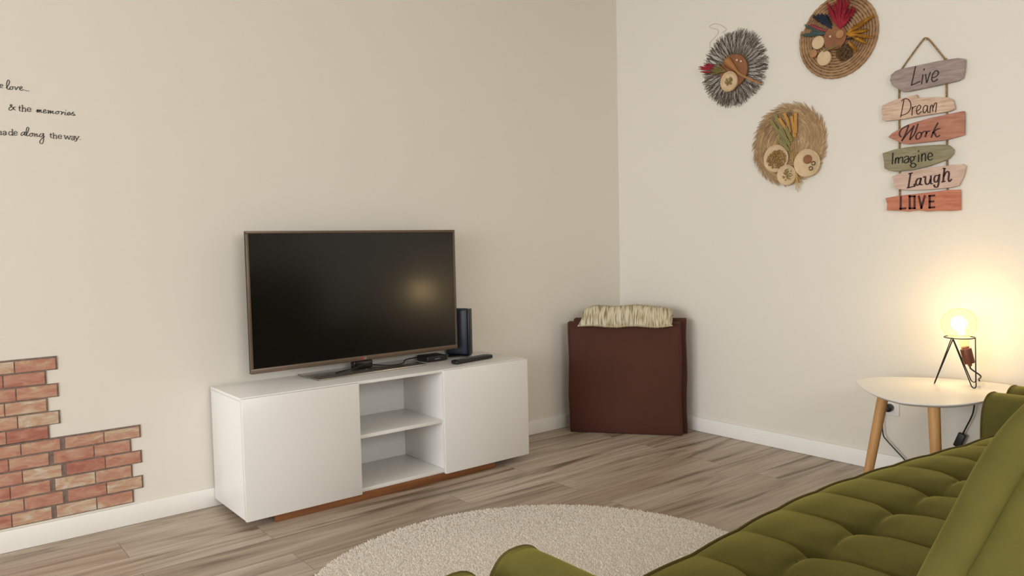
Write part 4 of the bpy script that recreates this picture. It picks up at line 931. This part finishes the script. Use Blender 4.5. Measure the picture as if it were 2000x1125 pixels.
MB().tube([(-.022, *STRAWP['twig'][0]), (-.024, *STRAWP['twig'][1])], .0012, 5).build('twig', M_wheat, stp)

# ------------------------------------------------------------------ wall outlet
ou = thing('wall_outlet', (0, -1.659, .299), 'white square wall outlet with a black plug, behind the side table', 'outlet')
MB().box((-.009, -1.698, .262), (-.0003, -1.620, .337), .003, 3).build('face_plate', M_white, ou)
MB().lathe([(.021, 0), (.021, .0015), (.019, .0015), (.019, .0005), (.001, .0005)], (-.0091, -1.659, .299), (-1, 0, 0), 32).build('socket_ring', M_trim, ou)

# ------------------------------------------------------------------ side table
stb_ = thing('side_table', (-.33, -1.97, 0), 'white rounded triangular side table with three beech legs in the corner by the sofa', 'side table')
OUT = smooth_path([(-.382, -1.692, 0), (-.516, -1.792, 0), (-.606, -1.892, 0), (-.650, -1.975, 0), (-.655, -2.035, 0), (-.604, -2.128, 0), (-.490, -2.185, 0), (-.33, -2.203, 0), (-.16, -2.200, 0), (-.055, -2.160, 0), (-.034, -2.09, 0), (-.047, -1.975, 0), (-.085, -1.875, 0), (-.150, -1.775, 0), (-.210, -1.714, 0), (-.290, -1.682, 0)], 6, True)
TZ = .470
c_ = sum(OUT, Vector()) / len(OUT); vs = []
rings = [(TZ - .016, .026), (TZ - .0145, .018), (TZ - .005, .001), (TZ - .002, 0), (TZ, .002)]
mb = MB(); n = len(OUT)
for z, ins in rings:
    for p in OUT:
        q = p + (c_ - p).normalized() * ins; vs.append((q.x, q.y, z))
fs = [(a * n + i, a * n + (i + 1) % n, (a + 1) * n + (i + 1) % n, (a + 1) * n + i) for a in range(4) for i in range(n)]
fs += [tuple(range(n - 1, -1, -1)), tuple(4 * n + i for i in range(n))]
mb.add(vs, fs).build('table_top', M_white, stb_, ang=30)
for (a, b) in (((-.500, -1.862), (-.545, -1.800)), ((-.586, -2.085), (-.640, -2.13)), ((-.115, -2.150), (-.065, -2.168))):
    A = Vector((*a, TZ - .0165)); Bv = Vector((*b, .001))
    MB().tube([A, A.lerp(Bv, .5), Bv], [.0205, .0185, .0155], 20).build('leg', M_wood, stb_)

# ------------------------------------------------------------------ table lamp
M_iron = mat('black_wire', (24, 22, 20), .45, metal=.6)
M_copper = mat('brown_socket', (110, 62, 42), .45, metal=.3)
LC = Vector((-.196, -2.018, TZ))
lm = thing('table_lamp', LC[:], 'small lit globe bulb lamp on a black wire tripod, standing on the white side table', 'lamp')
ZR = .664; RRg = .054
fr = MB(); fr.tube([(LC.x + RRg * math.cos(k * math.pi / 20), LC.y + RRg * math.sin(k * math.pi / 20), ZR) for k in range(40)], .0022, 8, closed=True)
J = [Vector((LC.x + RRg * math.cos(math.radians(a)), LC.y + RRg * math.sin(math.radians(a)), ZR - .003)) for a in (176, 296, 50)]
FT = [Vector((-.225, -1.937, TZ + .0035)), Vector((-.230, -2.086, TZ + .0035)), Vector((-.100, -2.036, TZ + .0035))]
for f, (a, b) in zip(FT, ((J[2], J[0]), (J[0], J[1]), (J[1], J[2]))):
    s = (b - a); s.z = 0; s = s.normalized() * .011
    up = ((a + b) / 2 - f).normalized() * .016
    fr.tube([a, a.lerp(f - s + up, .5), f - s + up] + [f - s * math.cos(t) + up * (1 - math.sin(t)) for t in (.5, 1.0, 1.57, 2.14, 2.64)] + [f + s + up, b.lerp(f + s + up, .5), b], .0022, 8)
fr.build('wire_frame', M_iron, lm)
GC = Vector((-.197, -2.015, .719)); ax = (Vector((-.184, -2.050, .565)) - GC).normalized()
def bulb_glass():
    m = bpy.data.materials.new('amber_glass'); m.use_nodes = True
    nt = m.node_tree; nt.nodes.remove(nt.nodes['Principled BSDF'])
    t = nt.nodes.new('ShaderNodeBsdfTransparent'); t.inputs[0].default_value = (1.0, .93, .74, 1)
    g = nt.nodes.new('ShaderNodeBsdfGlossy'); g.inputs['Roughness'].default_value = .05
    d = nt.nodes.new('ShaderNodeBsdfTranslucent'); d.inputs[0].default_value = (1.0, .86, .56, 1)
    fr_ = nt.nodes.new('ShaderNodeLayerWeight'); fr_.inputs[0].default_value = .05
    m1 = nt.nodes.new('ShaderNodeMixShader'); m2 = nt.nodes.new('ShaderNodeMixShader'); m2.inputs[0].default_value = .11
    nt.links.new(fr_.outputs['Fresnel'], m1.inputs[0]); nt.links.new(t.outputs[0], m1.inputs[1]); nt.links.new(g.outputs[0], m1.inputs[2])
    nt.links.new(m1.outputs[0], m2.inputs[1]); nt.links.new(d.outputs[0], m2.inputs[2])
    nt.links.new(m2.outputs[0], nt.nodes['Material Output'].inputs[0]); return m
RG = .0635
gp = [(.001, -RG * .97)] + [(RG * math.sin(math.pi * k / 24), -RG * .97 * math.cos(math.pi * k / 24)) for k in range(1, 20)] + [(.026, .0585), (.019, .072), (.016, .088), (.0145, .1)]
mb = MB(); mb.lathe(gp, GC, ax, 40)
mb.f.pop(); mb.mi.pop()
mb.build('bulb', M_bulb := bulb_glass(), lm, ang=180)
def glow(name, col, s):
    m = bpy.data.materials.new(name); m.use_nodes = True; nt = m.node_tree; nt.nodes.remove(nt.nodes['Principled BSDF'])
    e = nt.nodes.new('ShaderNodeEmission'); e.inputs[0].default_value = (*col, 1); e.inputs[1].default_value = s
    nt.links.new(e.outputs[0], nt.nodes['Material Output'].inputs[0]); return m
fl = MB()
for k in range(6):
    a = k * math.pi / 3; u = ax.orthogonal().normalized(); w = ax.cross(u)
    d = u * math.cos(a) + w * math.sin(a)
    fl.tube([GC + ax * .045 + d * .006, GC + ax * .01 + d * .012, GC - ax * .026 + d * .015], .0035, 6)
fl.ball(GC, (.027, .027, .029), 16, 10)
fl.build('filament', glow('filament_glow', (1, .84, .52), 60), lm)
MB().lathe([(.0135, .094), (.0135, .102), (.020, .103), (.0205, .106), (.0205, .158), (.019, .162), (.008, .164), (.007, .172), (.003, .174)], GC, ax, 28).build('socket', M_copper, lm)
sb_ = GC + ax * .172
cord = [sb_, sb_ + ax * .012, Vector((-.120, -2.068, TZ + .036)), Vector((-.060, -2.040, TZ + .012)), Vector((-.030, -2.030, TZ + .004)),
        Vector((-.016, -2.028, TZ - .02)), Vector((-.026, -2.016, .40)), Vector((-.03, -2.008, .33)), Vector((-.03, -1.980, .26)), Vector((-.03, -1.960, .209)), Vector((-.032, -1.942, .15)), Vector((-.05, -1.91, .04)),
        Vector((-.08, -1.87, .0042)), Vector((-.07, -1.81, .0042)), Vector((-.045, -1.765, .035)), Vector((-.03, -1.737, .074)), Vector((-.03, -1.696, .113)), Vector((-.03, -1.655, .151)), Vector((-.03, -1.638, .176)), Vector((-.032, -1.634, .25)), Vector((-.036, -1.645, .285)), Vector((-.040, -1.659, .297))]
cd_ = MB().tube(smooth_path(cord, 8), .0031, 8).build('power_cord', M_cable, lm)
q = Vector((-.03, -1.960, .209)); dq = (Vector((-.03, -1.985, .265)) - Vector((-.031, -1.942, .15))).normalized()
Mq = Matrix.Translation(q) @ Vector((0, 0, 1)).rotation_difference(dq).to_matrix().to_4x4()
MB().box((-.009, -.016, -.032), (.009, .016, .032), .005, 3, M=Mq).build('cord_switch', M_black, cd_)
MB().lathe([(.016, .0098), (.018, .013), (.018, .032), (.011, .036), (.008, .052), (.004, .054)], (0, -1.659, .299), (-1, 0, 0), 24).build('plug', M_black, cd_)
l = bpy.data.lights.new('lamp_light', 'POINT'); l.energy = 20.0; l.color = (1.0, .69, .36); l.shadow_soft_size = .03
o = bpy.data.objects.new('lamp_light', l); COL.objects.link(o); o.location = GC
